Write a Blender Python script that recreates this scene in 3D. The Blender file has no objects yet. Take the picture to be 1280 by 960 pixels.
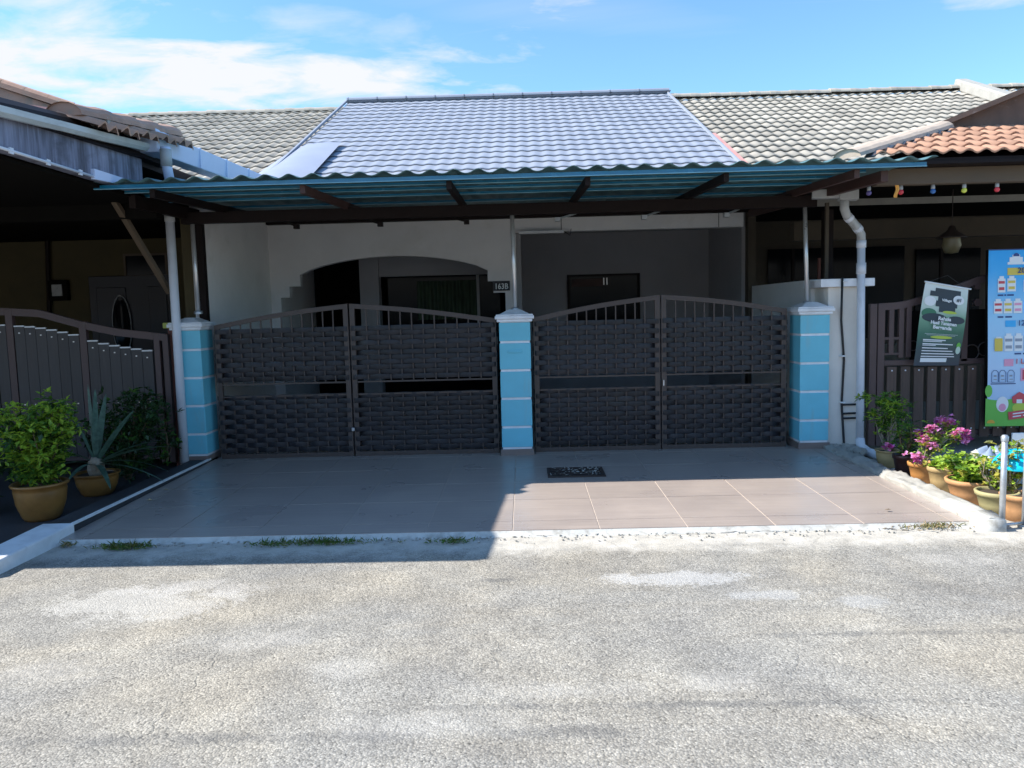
import bpy, math, random
import numpy as np
from mathutils import Vector, Matrix
random.seed(7)
sc = bpy.context.scene
R_ = math.radians

# ------------------------------------------------------------------ camera
F, PITCH, YAW, ROLL, H = 965., 5.4, 1.0, 1.45, 1.55
_p, _y, _r = R_(PITCH), R_(YAW), R_(ROLL)
_f = Vector((-math.sin(_y)*math.cos(_p), math.cos(_y)*math.cos(_p), -math.sin(_p)))
_r0 = _f.cross(Vector((0, 0, 1))).normalized(); _u0 = _r0.cross(_f)
_R = _r0*math.cos(_r) - _u0*math.sin(_r); _U = _u0*math.cos(_r) + _r0*math.sin(_r)
cd = bpy.data.cameras.new('camera'); cam = bpy.data.objects.new('camera', cd); sc.collection.objects.link(cam)
cam.matrix_world = Matrix(((_R.x, _U.x, -_f.x, 0), (_R.y, _U.y, -_f.y, 0), (_R.z, _U.z, -_f.z, H), (0, 0, 0, 1)))
cd.sensor_width = 36; cd.lens = 36*F/1280; cd.clip_end = 2000; cd.clip_start = .05
sc.camera = cam

def at(px, py, Y=None, Z=None, X=None):
    """metres of the point seen at a photo pixel on a plane of given depth, height or side"""
    d = _f + _R*((px-640)/F) + _U*((480-py)/F)
    t = Y/d.y if Y is not None else ((Z-H)/d.z if Z is not None else X/d.x)
    return Vector((d.x*t, d.y*t, H + d.z*t))

# ------------------------------------------------------------------ sun, sky, exposure
TO_SUN = Vector((-1.045, -.10, 1.0)).normalized()
SKY_STRENGTH, SUN_STRENGTH, EXPOSURE = .09, 3.5, 1.32
sl = bpy.data.lights.new('sun', 'SUN'); sl.energy = SUN_STRENGTH; sl.angle = R_(.5); sl.color = (1, .955, .88)
so = bpy.data.objects.new('sun', sl); sc.collection.objects.link(so)
so.rotation_euler = (-TO_SUN).to_track_quat('-Z', 'Y').to_euler(); so.location = (0, 0, 30)
sc.view_settings.view_transform = 'Standard'; sc.view_settings.look = 'None'
sc.view_settings.exposure = EXPOSURE; sc.view_settings.gamma = 1
sc.cycles.max_bounces = 8
try: sc.cycles.use_denoising = True
except Exception: pass

W = bpy.data.worlds.new('World'); sc.world = W; W.use_nodes = True
nt = W.node_tree; nt.nodes.clear(); N = nt.nodes.new; L = nt.links.new
def wm(op, a, b=None, clamp=False):
    n = N('ShaderNodeMath'); n.operation = op; n.use_clamp = clamp
    for k, v in enumerate((a, b)):
        if v is None: continue
        if isinstance(v, (int, float)): n.inputs[k].default_value = v
        else: L(v, n.inputs[k])
    return n.outputs[0]
sky = N('ShaderNodeTexSky'); sky.sky_type = 'NISHITA'; sky.sun_disc = False
sky.sun_elevation = math.asin(TO_SUN.z); sky.sun_rotation = math.atan2(TO_SUN.x, TO_SUN.y)
sky.air_density = 1.0; sky.dust_density = .35; sky.ozone_density = 1.6
tc = N('ShaderNodeTexCoord'); sep = N('ShaderNodeSeparateXYZ'); L(tc.outputs['Generated'], sep.inputs[0])
sx, sy, sz = sep.outputs
zc = wm('ADD', wm('MAXIMUM', sz, 0.0), .10)
cmb = N('ShaderNodeCombineXYZ'); L(wm('DIVIDE', sx, zc), cmb.inputs[0]); L(wm('DIVIDE', sy, zc), cmb.inputs[1])
def wnoise(scale, detail, rough, dist=0., mp=(1, 1, 1)):
    m = N('ShaderNodeMapping'); m.inputs['Scale'].default_value = mp; L(cmb.outputs[0], m.inputs[0])
    n = N('ShaderNodeTexNoise'); n.inputs['Scale'].default_value = scale; n.inputs['Detail'].default_value = detail
    n.inputs['Roughness'].default_value = rough; n.inputs['Distortion'].default_value = dist
    L(m.outputs[0], n.inputs['Vector']); return n.outputs['Fac']
puff = wnoise(3.6, 9, .60, .35, (.8, 1.1, 1)); wisp = wnoise(.9, 7, .62, .8, (.5, 1.6, 1))
# the one large cloud bank of the photograph, low in the north-west
ysafe = wm('MAXIMUM', sy, .05); ax = wm('DIVIDE', sx, ysafe); az = wm('DIVIDE', sz, ysafe)
def bank(cx, cz, wx, wz, tilt=0.):
    dx = wm('SUBTRACT', ax, cx); dz = wm('SUBTRACT', wm('SUBTRACT', az, cz), wm('MULTIPLY', dx, tilt))
    a = wm('POWER', wm('ABSOLUTE', wm('DIVIDE', dx, wx)), 2); b = wm('POWER', wm('ABSOLUTE', wm('DIVIDE', dz, wz)), 2)
    return wm('SUBTRACT', 1.0, wm('ADD', a, b))
b1 = bank(-.47, .312, .46, .050, -.085); b3 = bank(-.70, .385, .30, .07, -.1); b4 = bank(-.20, .355, .22, .025, -.05)
b5 = bank(-.08, .345, .09, .030, .25); b6 = bank(.66, .375, .12, .02, .1); b7 = bank(.02, .375, .30, .03, -.12)
def amount(b, w, k): return wm('MULTIPLY', wm('ADD', wm('MULTIPLY', b, w), wm('MULTIPLY', wm('SUBTRACT', puff, .51), 4.6)), k, True)
c1 = amount(b1, 1.3, .95); c3 = amount(b3, .8, .8); c4 = amount(b4, .5, .35); c5 = amount(b5, .12, .8); c6 = amount(b6, .7, .6)
c7 = wm('MULTIPLY', wm('ADD', wm('MULTIPLY', b7, .4), wm('MULTIPLY', wm('SUBTRACT', wisp, .52), 2.2)), .3, True)
gen = wm('MULTIPLY', wm('SUBTRACT', wisp, .53), 2.6, True)  # thin cloud over the whole sky, thickened to brighten the shade
cl = wm('MAXIMUM', wm('MAXIMUM', wm('MAXIMUM', c1, c3), wm('MAXIMUM', c4, c5)), wm('MAXIMUM', wm('MAXIMUM', c6, c7), wm('MULTIPLY', gen, .7)))
cl = wm('MULTIPLY', cl, wm('MULTIPLY', wm('ADD', sz, .02), 12, True), True)
mix = N('ShaderNodeMix'); mix.data_type = 'RGBA'; L(cl, mix.inputs['Factor'])
tint = N('ShaderNodeMix'); tint.data_type = 'RGBA'; tint.blend_type = 'MULTIPLY'; tint.inputs['Factor'].default_value = 1
L(sky.outputs[0], tint.inputs['A']); tint.inputs['B'].default_value = (.80, 1.08, 1.26, 1)
L(tint.outputs['Result'], mix.inputs['A']); mix.inputs['B'].default_value = (4.15, 4.28, 4.55, 1)
bg = N('ShaderNodeBackground'); bg.inputs['Strength'].default_value = SKY_STRENGTH; L(mix.outputs['Result'], bg.inputs['Color'])
wo = N('ShaderNodeOutputWorld'); L(bg.outputs[0], wo.inputs[0])

# ------------------------------------------------------------------ materials
MATS = {}
def new_mat(name):
    m = bpy.data.materials.new(name); m.use_nodes = True; MATS[name] = m
    b = m.node_tree.nodes['Principled BSDF']; return m, m.node_tree, b
def nz(t, vec, scale, detail=4, rough=.55, dist=0., mp=None):
    if mp:
        g = t.nodes.new('ShaderNodeMapping'); g.inputs['Scale'].default_value = mp; t.links.new(vec, g.inputs[0]); vec = g.outputs[0]
    n = t.nodes.new('ShaderNodeTexNoise'); n.inputs['Scale'].default_value = scale; n.inputs['Detail'].default_value = detail
    n.inputs['Roughness'].default_value = rough; n.inputs['Distortion'].default_value = dist
    t.links.new(vec, n.inputs['Vector']); return n.outputs['Fac']
def ramp(t, fac, stops):
    r = t.nodes.new('ShaderNodeValToRGB'); e = r.color_ramp.elements
    while len(e) < len(stops): e.new(.5)
    for k, (p, c) in enumerate(stops):
        e[k].position = p; e[k].color = (*c, 1) if len(c) == 3 else c
    t.links.new(fac, r.inputs[0]); return r.outputs[0]
def mixc(t, fac, a, b, mode='MIX'):
    m = t.nodes.new('ShaderNodeMix'); m.data_type = 'RGBA'; m.blend_type = mode
    for s, v in (('Factor', fac), ('A', a), ('B', b)):
        if isinstance(v, tuple): m.inputs[s].default_value = (*v, 1)
        elif isinstance(v, (int, float)): m.inputs[s].default_value = v
        else: t.links.new(v, m.inputs[s])
    return m.outputs['Result']
def mth(t, op, a, b=None, clamp=False):
    n = t.nodes.new('ShaderNodeMath'); n.operation = op; n.use_clamp = clamp
    for k, v in enumerate((a, b)):
        if v is None: continue
        if isinstance(v, (int, float)): n.inputs[k].default_value = v
        else: t.links.new(v, n.inputs[k])
    return n.outputs[0]
def bump(t, b, h, strength, dist=.01):
    n = t.nodes.new('ShaderNodeBump'); n.inputs['Strength'].default_value = strength; n.inputs['Distance'].default_value = dist
    t.links.new(h, n.inputs['Height']); t.links.new(n.outputs[0], b.inputs['Normal'])
def scl(c, k): return tuple(min(1, x*k) for x in c)
def mat(name, col, rough=.6, metal=0., var=.15, scale=6., bmp=.15, bscale=60., streak=None, dirt=None, rnd=0., spec=None, trans=0.):
    m, t, b = new_mat(name)
    co = t.nodes.new('ShaderNodeTexCoord').outputs['Object']
    gp = t.nodes.new('ShaderNodeNewGeometry').outputs['Position']
    f = nz(t, gp, scale, 5, .6, .2, streak)
    c = ramp(t, f, [(.25, scl(col, 1-var)), (.75, scl(col, 1+var))])
    if dirt:
        f2 = nz(t, gp, dirt[1], 6, .65, .4, dirt[3] if len(dirt) > 3 else None)
        c = mixc(t, ramp(t, f2, [(dirt[2], (0, 0, 0)), (min(1, dirt[2]+.2), (1, 1, 1))]), c, dirt[0])
    if rnd:
        oi = t.nodes.new('ShaderNodeObjectInfo').outputs['Random']
        c = mixc(t, 1.0, c, ramp(t, oi, [(0, (1-rnd,)*3), (1, (1, 1, 1))]), 'MULTIPLY')
    t.links.new(c, b.inputs['Base Color'])
    rr = t.nodes.new('ShaderNodeMapRange'); t.links.new(f, rr.inputs[0]); rr.inputs[3].default_value = max(0, rough-.08); rr.inputs[4].default_value = min(1, rough+.08)
    t.links.new(rr.outputs[0], b.inputs['Roughness'])
    b.inputs['Metallic'].default_value = metal
    if spec is not None: b.inputs['Specular IOR Level'].default_value = spec
    if bmp: bump(t, b, nz(t, gp, bscale, 4, .6), bmp, .004)
    return m

mat('white_paint', (.74, .75, .76), .6, dirt=((.45, .44, .42), 5, .62))
mat('kerb_paint', (.50, .49, .45), .7, dirt=((.30, .28, .24), 9, .50), var=.12, bmp=.4, bscale=25)
mat('cap_paint', (.80, .81, .83), .5, dirt=((.5, .5, .5), 9, .66))
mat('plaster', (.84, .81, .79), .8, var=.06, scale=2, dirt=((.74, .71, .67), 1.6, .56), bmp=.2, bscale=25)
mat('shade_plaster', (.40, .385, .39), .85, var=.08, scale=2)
mat('beige_plaster', (.76, .71, .64), .85, var=.08, scale=3, dirt=((.58, .52, .45), 3, .62, (1, 1, .25)), bmp=.3, bscale=30)
mat('turquoise_paint', (.165, .56, .69), .48, var=.08, scale=3, bmp=.12, dirt=((.24, .50, .57), 4, .56, (1.6, 1.6, .35)))
mat('brown_tile', (.22, .17, .15), .35)
mat('gate_brown', (.074, .053, .045), .45, var=.12, scale=12)
mat('strap_plastic', (.017, .016, .021), .46, var=.4, scale=5, bmp=.12, rnd=.45, dirt=((.055, .05, .046), 2.2, .60))
mat('dark_timber', (.014, .008, .007), .6, spec=.2, var=.25, scale=8, streak=(4, .6, 1))
mat('rust_timber', (.07, .032, .025), .6, var=.3, scale=6)
mat('steel', (.72, .70, .68), .30, metal=.55, var=.06, bmp=.02)
mat('galvanised', (.50, .52, .54), .42, metal=.7, var=.15, scale=30)
mat('purlin_blue', (.006, .16, .30), .25, var=.15, scale=6, spec=.8)
mat('lip_highlight', (.22, .48, .60), .3)  # purlin lip; the bright highlight along it is put into this colour
mat('canopy_sheet', (.085, .17, .18), .45, var=.2, scale=4)
mat('pvc', (.70, .72, .77), .45, var=.08, scale=5, dirt=((.36, .36, .37), 6, .62, (1, 1, .2)))
mat('pvc_old', (.42, .42, .41), .55, var=.12, scale=9, dirt=((.22, .21, .2), 10, .58))
mat('gutter_shaded_white', (.60, .68, .86), .4, var=.05, scale=3)  # white gutter; the blue of open shade is put into its colour
mat('gutter_grey', (.50, .53, .52), .45, var=.15, scale=3, dirt=((.24, .26, .25), 4, .55, (1, .3, 1)))
mat('black_rubber', (.012, .012, .014), .5)
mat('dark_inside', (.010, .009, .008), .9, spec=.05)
mat('grout', (.54, .46, .39), .8)
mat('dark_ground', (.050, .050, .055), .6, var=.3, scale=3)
mat('dirt', (.22, .20, .17), .95, var=.3, scale=1.5)
mat('olive_wall', (.085, .066, .030), .9, var=.2, scale=2.5, bmp=.3)
mat('door_wood', (.022, .019, .025), .45, var=.2, streak=(1, 1, .15))
mat('plank_grey', (.060, .053, .052), .5, var=.18, scale=6, streak=(6, 6, .5), rnd=.25)
mat('plank_brown', (.11, .068, .052), .6, var=.35, scale=7, streak=(5, 5, .4), rnd=.35)
mat('neighbour_gate', (.095, .058, .054), .5, var=.12)
mat('beam_brown', (.12, .085, .055), .75, var=.15, scale=4, streak=(.5, 1, 1))
mat('taupe_wall', (.085, .066, .046), .85, var=.15, scale=4)
mat('terracotta_roof', (.46, .255, .165), .8, var=.18, scale=5, rnd=.22, bscale=90, bmp=.3, dirt=((.30, .22, .18), 7, .64))
mat('old_terracotta', (.46, .275, .20), .85, var=.2, scale=5, rnd=.2, bmp=.3, dirt=((.26, .23, .19), 6, .55))
mat('grey_roof_tile', (.43, .392, .33), .85, var=.15, scale=1.2, rnd=.26, bmp=.3, bscale=80, dirt=((.32, .29, .245), 1.3, .55))
mat('cement', (.36, .345, .31), .9, var=.15, scale=6, bmp=.6, bscale=30, dirt=((.30, .28, .25), 8, .58))
mat('cement_peach', (.48, .39, .31), .9, var=.15, scale=8, bmp=.5, bscale=30, dirt=((.33, .28, .24), 9, .62))
mat('metal_roof', (.285, .310, .365), .52, metal=.0, var=.07, scale=1.3, bmp=.03, dirt=((.23, .25, .295), 2.4, .60, (1.5, .5, .5)))
mat('metal_flash', (.29, .32, .40), .5, metal=.0, var=.06, scale=2, bmp=.05)
mat('brown_board', (.15, .095, .068), .7, var=.3, scale=5, streak=(1, 1, .5), dirt=((.34, .28, .26), 3.5, .62, (1, 1, 3)))
mat('pink_sheet', (.52, .27, .24), .6)
mat('pot_ochre', (.25, .12, .032), .35, var=.25, scale=7)
mat('pot_orange', (.50, .23, .07), .5, var=.2, scale=9)
mat('pot_tan', (.48, .33, .15), .6, var=.15, scale=9)
mat('pot_terra', (.52, .27, .12), .65, var=.2, scale=10)
mat('pot_olive', (.38, .33, .16), .6, var=.15, scale=9)
mat('pot_maroon', (.06, .028, .025), .35)
mat('soil', (.06, .042, .03), .95, var=.4, scale=40)
mat('stem', (.16, .11, .07), .9, var=.3, scale=30)
mat('pale_stem', (.30, .25, .19), .9, var=.3, scale=30)
mat('bag_dark', (.035, .045, .06), .35, var=.2, bmp=.4, bscale=12)
mat('cover_blue', (.24, .30, .40), .35, var=.15, bmp=.4, bscale=12)
mat('cyan_plastic', (.0, .48, .66), .3, var=.1)
mat('glass_dark', (.008, .009, .011), .12, var=.1, bmp=0, spec=.12)
mat('curtain_green', (.035, .06, .03), .6, var=.7, scale=14, streak=(2, 2, .3))
mat('lime_cap', (.42, .46, .10), .6)
mat('red_brown', (.16, .05, .035), .6)
mat('bulb_red', (.75, .06, .08), .25, bmp=0); mat('bulb_blue', (.05, .16, .42), .25, bmp=0); mat('bulb_yellow', (.80, .82, .12), .25, bmp=0); mat('bulb_violet', (.14, .11, .32), .25, bmp=0)
mat('orange_cloth', (.75, .33, .06), .8)
mat('leaf_litter', (.40, .30, .17), .9)
mat('lamp_metal', (.05, .035, .03), .5)
mat('amber_glass', (.25, .20, .11), .3)

def leafmat(name, col, tr=.35, rough=.5):
    m, t, b = new_mat(name)
    gp = t.nodes.new('ShaderNodeNewGeometry').outputs['Position']
    c = ramp(t, nz(t, gp, 22, 3), [(.3, scl(col, .6)), (.7, scl(col, 1.3))])
    t.links.new(c, b.inputs['Base Color']); b.inputs['Roughness'].default_value = rough
    tl = t.nodes.new('ShaderNodeBsdfTranslucent'); t.links.new(mixc(t, 1.0, c, (1.25, 1.2, .5), 'MULTIPLY'), tl.inputs[0])
    mx = t.nodes.new('ShaderNodeMixShader'); mx.inputs[0].default_value = tr
    t.links.new(b.outputs[0], mx.inputs[1]); t.links.new(tl.outputs[0], mx.inputs[2])
    t.links.new(mx.outputs[0], t.nodes['Material Output'].inputs[0]); return m
leafmat('leaf_lime', (.32, .48, .055)); leafmat('leaf_mid', (.09, .20, .03)); leafmat('leaf_dark', (.030, .070, .020), .15, .4)
leafmat('leaf_agave', (.085, .16, .12), .1, .45); leafmat('petal_pink', (.85, .34, .74), .4); leafmat('petal_magenta', (.60, .10, .48), .4)
leafmat('petal_white', (.85, .84, .78), .3); leafmat('leaf_yellow', (.45, .42, .08)); leafmat('grass_dry', (.18, .19, .06), .2)

# --- road surface: bleached chip seal with cement stains and cracks
def road_mat():
    m, t, b = new_mat('road_surface')
    gp = t.nodes.new('ShaderNodeNewGeometry').outputs['Position']
    def vor(scale, feat='F1', vec=gp):
        v = t.nodes.new('ShaderNodeTexVoronoi'); v.feature = feat; v.inputs['Scale'].default_value = scale; t.links.new(vec, v.inputs['Vector']); return v
    v1 = vor(115); v2 = vor(50)
    stone = ramp(t, v1.outputs['Color'], [(0, (.10, .097, .090)), (.18, (.235, .226, .208)), (.6, (.32, .307, .282)), (1, (.47, .45, .41))])
    gap = ramp(t, v1.outputs['Distance'], [(.35, (1, 1, 1)), (.92, (.48, .48, .48))])
    big = nz(t, gp, .9, 6, .62, .5); mid = nz(t, gp, 4.5, 5, .6, .3)
    c = mixc(t, .62, stone, gap, 'MULTIPLY')
    c = mixc(t, 1.0, c, ramp(t, big, [(.28, (.82, .82, .83)), (.5, (1.02, 1.005, .975)), (.72, (1.24, 1.20, 1.12))]), 'MULTIPLY')
    warm = nz(t, gp, .55, 5, .6, .8, (1, 1.8, 1)); c = mixc(t, ramp(t, warm, [(.42, (0, 0, 0)), (.62, (.38, .38, .38))]), c, mixc(t, 1.0, c, (1.10, 1.0, .84), 'MULTIPLY'))
    dk = nz(t, gp, 2.1, 6, .7, 1.2, (1, 2.6, 1)); c = mixc(t, ramp(t, dk, [(.56, (0, 0, 0)), (.66, (.16, .16, .16))]), c, mixc(t, 1.0, c, (.62, .62, .64), 'MULTIPLY'))
    c = mixc(t, .7, c, ramp(t, mid, [(.25, (.72, .72, .72)), (.75, (1.24, 1.23, 1.2))]), 'MULTIPLY')
    sp = t.nodes.new('ShaderNodeSeparateXYZ'); t.links.new(gp, sp.inputs[0]); X, Y = sp.outputs[0], sp.outputs[1]
    warp = mth(t, 'MULTIPLY', mth(t, 'SUBTRACT', nz(t, gp, 4.2, 7, .68, .6), .5), 4.2)
    fine = mth(t, 'MULTIPLY', mth(t, 'SUBTRACT', nz(t, gp, 42, 3, .6), .5), 2.6)
    def patch(x, y, wx, wy, soft=2.2, off=0.):
        dx = mth(t, 'POWER', mth(t, 'ABSOLUTE', mth(t, 'DIVIDE', mth(t, 'SUBTRACT', X, x), wx)), 2)
        dy = mth(t, 'POWER', mth(t, 'ABSOLUTE', mth(t, 'DIVIDE', mth(t, 'SUBTRACT', Y, y), wy)), 2)
        s = mth(t, 'SUBTRACT', 1+off, mth(t, 'ADD', dx, dy))
        return mth(t, 'MULTIPLY', mth(t, 'ADD', mth(t, 'ADD', s, warp), fine), soft, True)
    p1 = at(170, 755, Z=0); p2 = at(838, 722, Z=0); p3 = at(245, 735, Z=0); p4 = at(1080, 750, Z=0); p5 = at(960, 742, Z=0)
    c = mixc(t, mth(t, 'MULTIPLY', patch(p1.x, p1.y, .60, .27, 1.5), .42), c, (.54, .515, .47))
    c = mixc(t, mth(t, 'MULTIPLY', patch(p3.x, p3.y, .48, .13, 1.5), .32), c, (.50, .475, .44))
    c = mixc(t, mth(t, 'MULTIPLY', patch(p2.x, p2.y, .46, .13, 1.6, .0), .48), c, (.54, .53, .51))
    c = mixc(t, mth(t, 'MULTIPLY', patch(p5.x, p5.y, .24, .09, 1.5), .32), c, (.50, .50, .49))
    c = mixc(t, mth(t, 'MULTIPLY', patch(p4.x, p4.y, .14, .09, 1.5), .25), c, (.50, .50, .49))
    for (a, bb, ww, hh) in ((430, 835, .22, .12), (700, 862, .5, .08), (330, 800, .3, .14), (890, 850, .25, .1), (60, 840, .35, .12), (1190, 700, .4, .16), (540, 905, .5, .1)):
        q = at(a, bb, Z=0); c = mixc(t, mth(t, 'MULTIPLY', patch(q.x, q.y, ww, hh, .7), .33), c, (.52, .49, .44))
    for (a, bb, ww, hh) in ((845, 880, 1.1, .030), (250, 925, .8, .05), (1150, 790, .8, .04), (620, 725, .13, .035), (700, 915, .35, .05)):
        q = at(a, bb, Z=0); c = mixc(t, mth(t, 'MULTIPLY', patch(q.x, q.y, ww, hh, .8), .45), c, (.10, .10, .10))
    # sand and old cement washed along the driveway edge
    e = mth(t, 'SUBTRACT', mth(t, 'MULTIPLY', mth(t, 'SUBTRACT', Y, 4.66), 3.2), .35)
    edge = mth(t, 'MULTIPLY', mth(t, 'ADD', e, mth(t, 'MULTIPLY', warp, .5)), 1.4, True)
    c = mixc(t, mth(t, 'MULTIPLY', edge, .72), c, ramp(t, nz(t, gp, 7, 6, .7), [(.3, (.34, .33, .31)), (.48, (.54, .50, .43)), (.75, (.66, .64, .60))]))
    # cracks
    wv = t.nodes.new('ShaderNodeVectorMath'); wv.operation = 'ADD'; t.links.new(gp, wv.inputs[0])
    nn = t.nodes.new('ShaderNodeTexNoise'); nn.inputs['Scale'].default_value = 3.; nn.inputs['Detail'].default_value = 6; t.links.new(gp, nn.inputs['Vector'])
    sc_ = t.nodes.new('ShaderNodeVectorMath'); sc_.operation = 'SCALE'; sc_.inputs['Scale'].default_value = .45; t.links.new(nn.outputs['Color'], sc_.inputs[0]); t.links.new(sc_.outputs[0], wv.inputs[1])
    cr = vor(.55, 'DISTANCE_TO_EDGE', wv.outputs[0])
    line = ramp(t, cr.outputs['Distance'], [(.0, (1, 1, 1)), (.0035, (0, 0, 0))])
    gate = ramp(t, nz(t, gp, 1.1, 2), [(.52, (0, 0, 0)), (.58, (1, 1, 1))])
    crack = mixc(t, 1.0, line, gate, 'MULTIPLY')
    c = mixc(t, mth(t, 'MULTIPLY', crack, .22), c, (.05, .048, .045))
    t.links.new(c, b.inputs['Base Color']); b.inputs['Roughness'].default_value = .9; b.inputs['Specular IOR Level'].default_value = .25
    hh = mth(t, 'ADD', mth(t, 'MULTIPLY', v1.outputs['Distance'], -1.0), mth(t, 'MULTIPLY', v2.outputs['Distance'], -.6))
    hh = mth(t, 'SUBTRACT', hh, mth(t, 'MULTIPLY', crack, .9))
    hh = mth(t, 'MULTIPLY', hh, mth(t, 'SUBTRACT', 1.0, mth(t, 'MULTIPLY', edge, .5)))
    bump(t, b, hh, .5, .006)
road_mat()
def floor_mat(name, col, rough, rnd):
    m, t, b = new_mat(name)
    gp = t.nodes.new('ShaderNodeNewGeometry').outputs['Position']
    f = nz(t, gp, 5, 6, .65, .1, (.35, 9, 1)); g = nz(t, gp, 1.6, 4)
    c = ramp(t, f, [(.25, scl(col, .86)), (.75, scl(col, 1.13))])
    c = mixc(t, .8, c, ramp(t, g, [(.3, (.90, .90, .92)), (.7, (1.08, 1.07, 1.05))]), 'MULTIPLY')
    dust = nz(t, gp, 9, 6, .7, .5); c = mixc(t, ramp(t, dust, [(.55, (0, 0, 0)), (.9, (.22, .22, .22))]), c, (.50, .46, .40))
    oi = t.nodes.new('ShaderNodeObjectInfo').outputs['Random']
    c = mixc(t, 1.0, c, ramp(t, oi, [(0, (1-rnd,)*3), (1, (1, 1, 1))]), 'MULTIPLY')
    t.links.new(c, b.inputs['Base Color'])
    t.links.new(ramp(t, g, [(.3, (rough-.06,)*3), (.7, (rough+.1,)*3)]), b.inputs['Roughness'])
    bump(t, b, f, .12, .003)
floor_mat('floor_tile', (.395, .332, .292), .30, .08)
floor_mat('porch_tile', (.42, .40, .38), .35, .1)
def stained_fascia():
    m, t, b = new_mat('stained_fascia')
    gp = t.nodes.new('ShaderNodeNewGeometry').outputs['Position']
    f = nz(t, gp, 2.2, 6, .7, .3, (1, 4.5, .35)); g = nz(t, gp, 3, 5, .65, .3)
    c = ramp(t, f, [(.33, (.07, .07, .09)), (.47, (.17, .18, .24)), (.66, (.30, .32, .42))])  # stain tones, with the blue cast of sky shade mixed in
    c = mixc(t, ramp(t, g, [(.52, (0, 0, 0)), (.7, (.8, .8, .8))]), c, (.06, .06, .075))
    t.links.new(c, b.inputs['Base Color']); b.inputs['Roughness'].default_value = .8
stained_fascia()
def flat(name, col, rough=.5):
    m, t, b = new_mat(name); b.inputs['Base Color'].default_value = (*col, 1); b.inputs['Roughness'].default_value = rough; return m
for n_, c_ in dict(print_white=(.82, .84, .84), print_dark=(.035, .055, .07), print_green=(.05, .20, .11), print_lime=(.50, .62, .08), print_pale=(.55, .70, .58), print_red=(.62, .08, .10),
                   print_pink=(.80, .35, .50), print_yellow=(.72, .55, .10), print_blue=(.05, .45, .85), print_grass=(.16, .52, .08), print_navy=(.03, .07, .22), print_grey=(.30, .34, .40), plate_black=(.02, .02, .025), orange_print=(.75, .40, .05)).items(): flat(n_, c_)
def banner_mat(name, stops, z0, z1):
    m, t, b = new_mat(name)
    sp = t.nodes.new('ShaderNodeSeparateXYZ'); gp = t.nodes.new('ShaderNodeNewGeometry').outputs['Position']; t.links.new(gp, sp.inputs[0])
    k = mth(t, 'DIVIDE', mth(t, 'SUBTRACT', sp.outputs[2], z0), z1-z0, True)
    t.links.new(ramp(t, mth(t, 'ADD', k, mth(t, 'MULTIPLY', mth(t, 'SUBTRACT', nz(t, gp, 7, 3), .5), .12)), stops), b.inputs['Base Color']); b.inputs['Roughness'].default_value = .4
banner_mat('poster_print', [(0, (.36, .55, .80)), (.35, (.50, .68, .88)), (.62, (.36, .66, .88)), (.86, (.06, .44, .84)), (1, (.02, .38, .82))], .25, 2.04)
banner_mat('banner_print', [(0, (.03, .05, .075)), (.22, (.035, .075, .08)), (.42, (.05, .17, .11)), (.60, (.20, .38, .25)), (.70, (.50, .62, .52)), (.86, (.62, .72, .66)), (1, (.70, .76, .74))], .9, 1.68)

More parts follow.
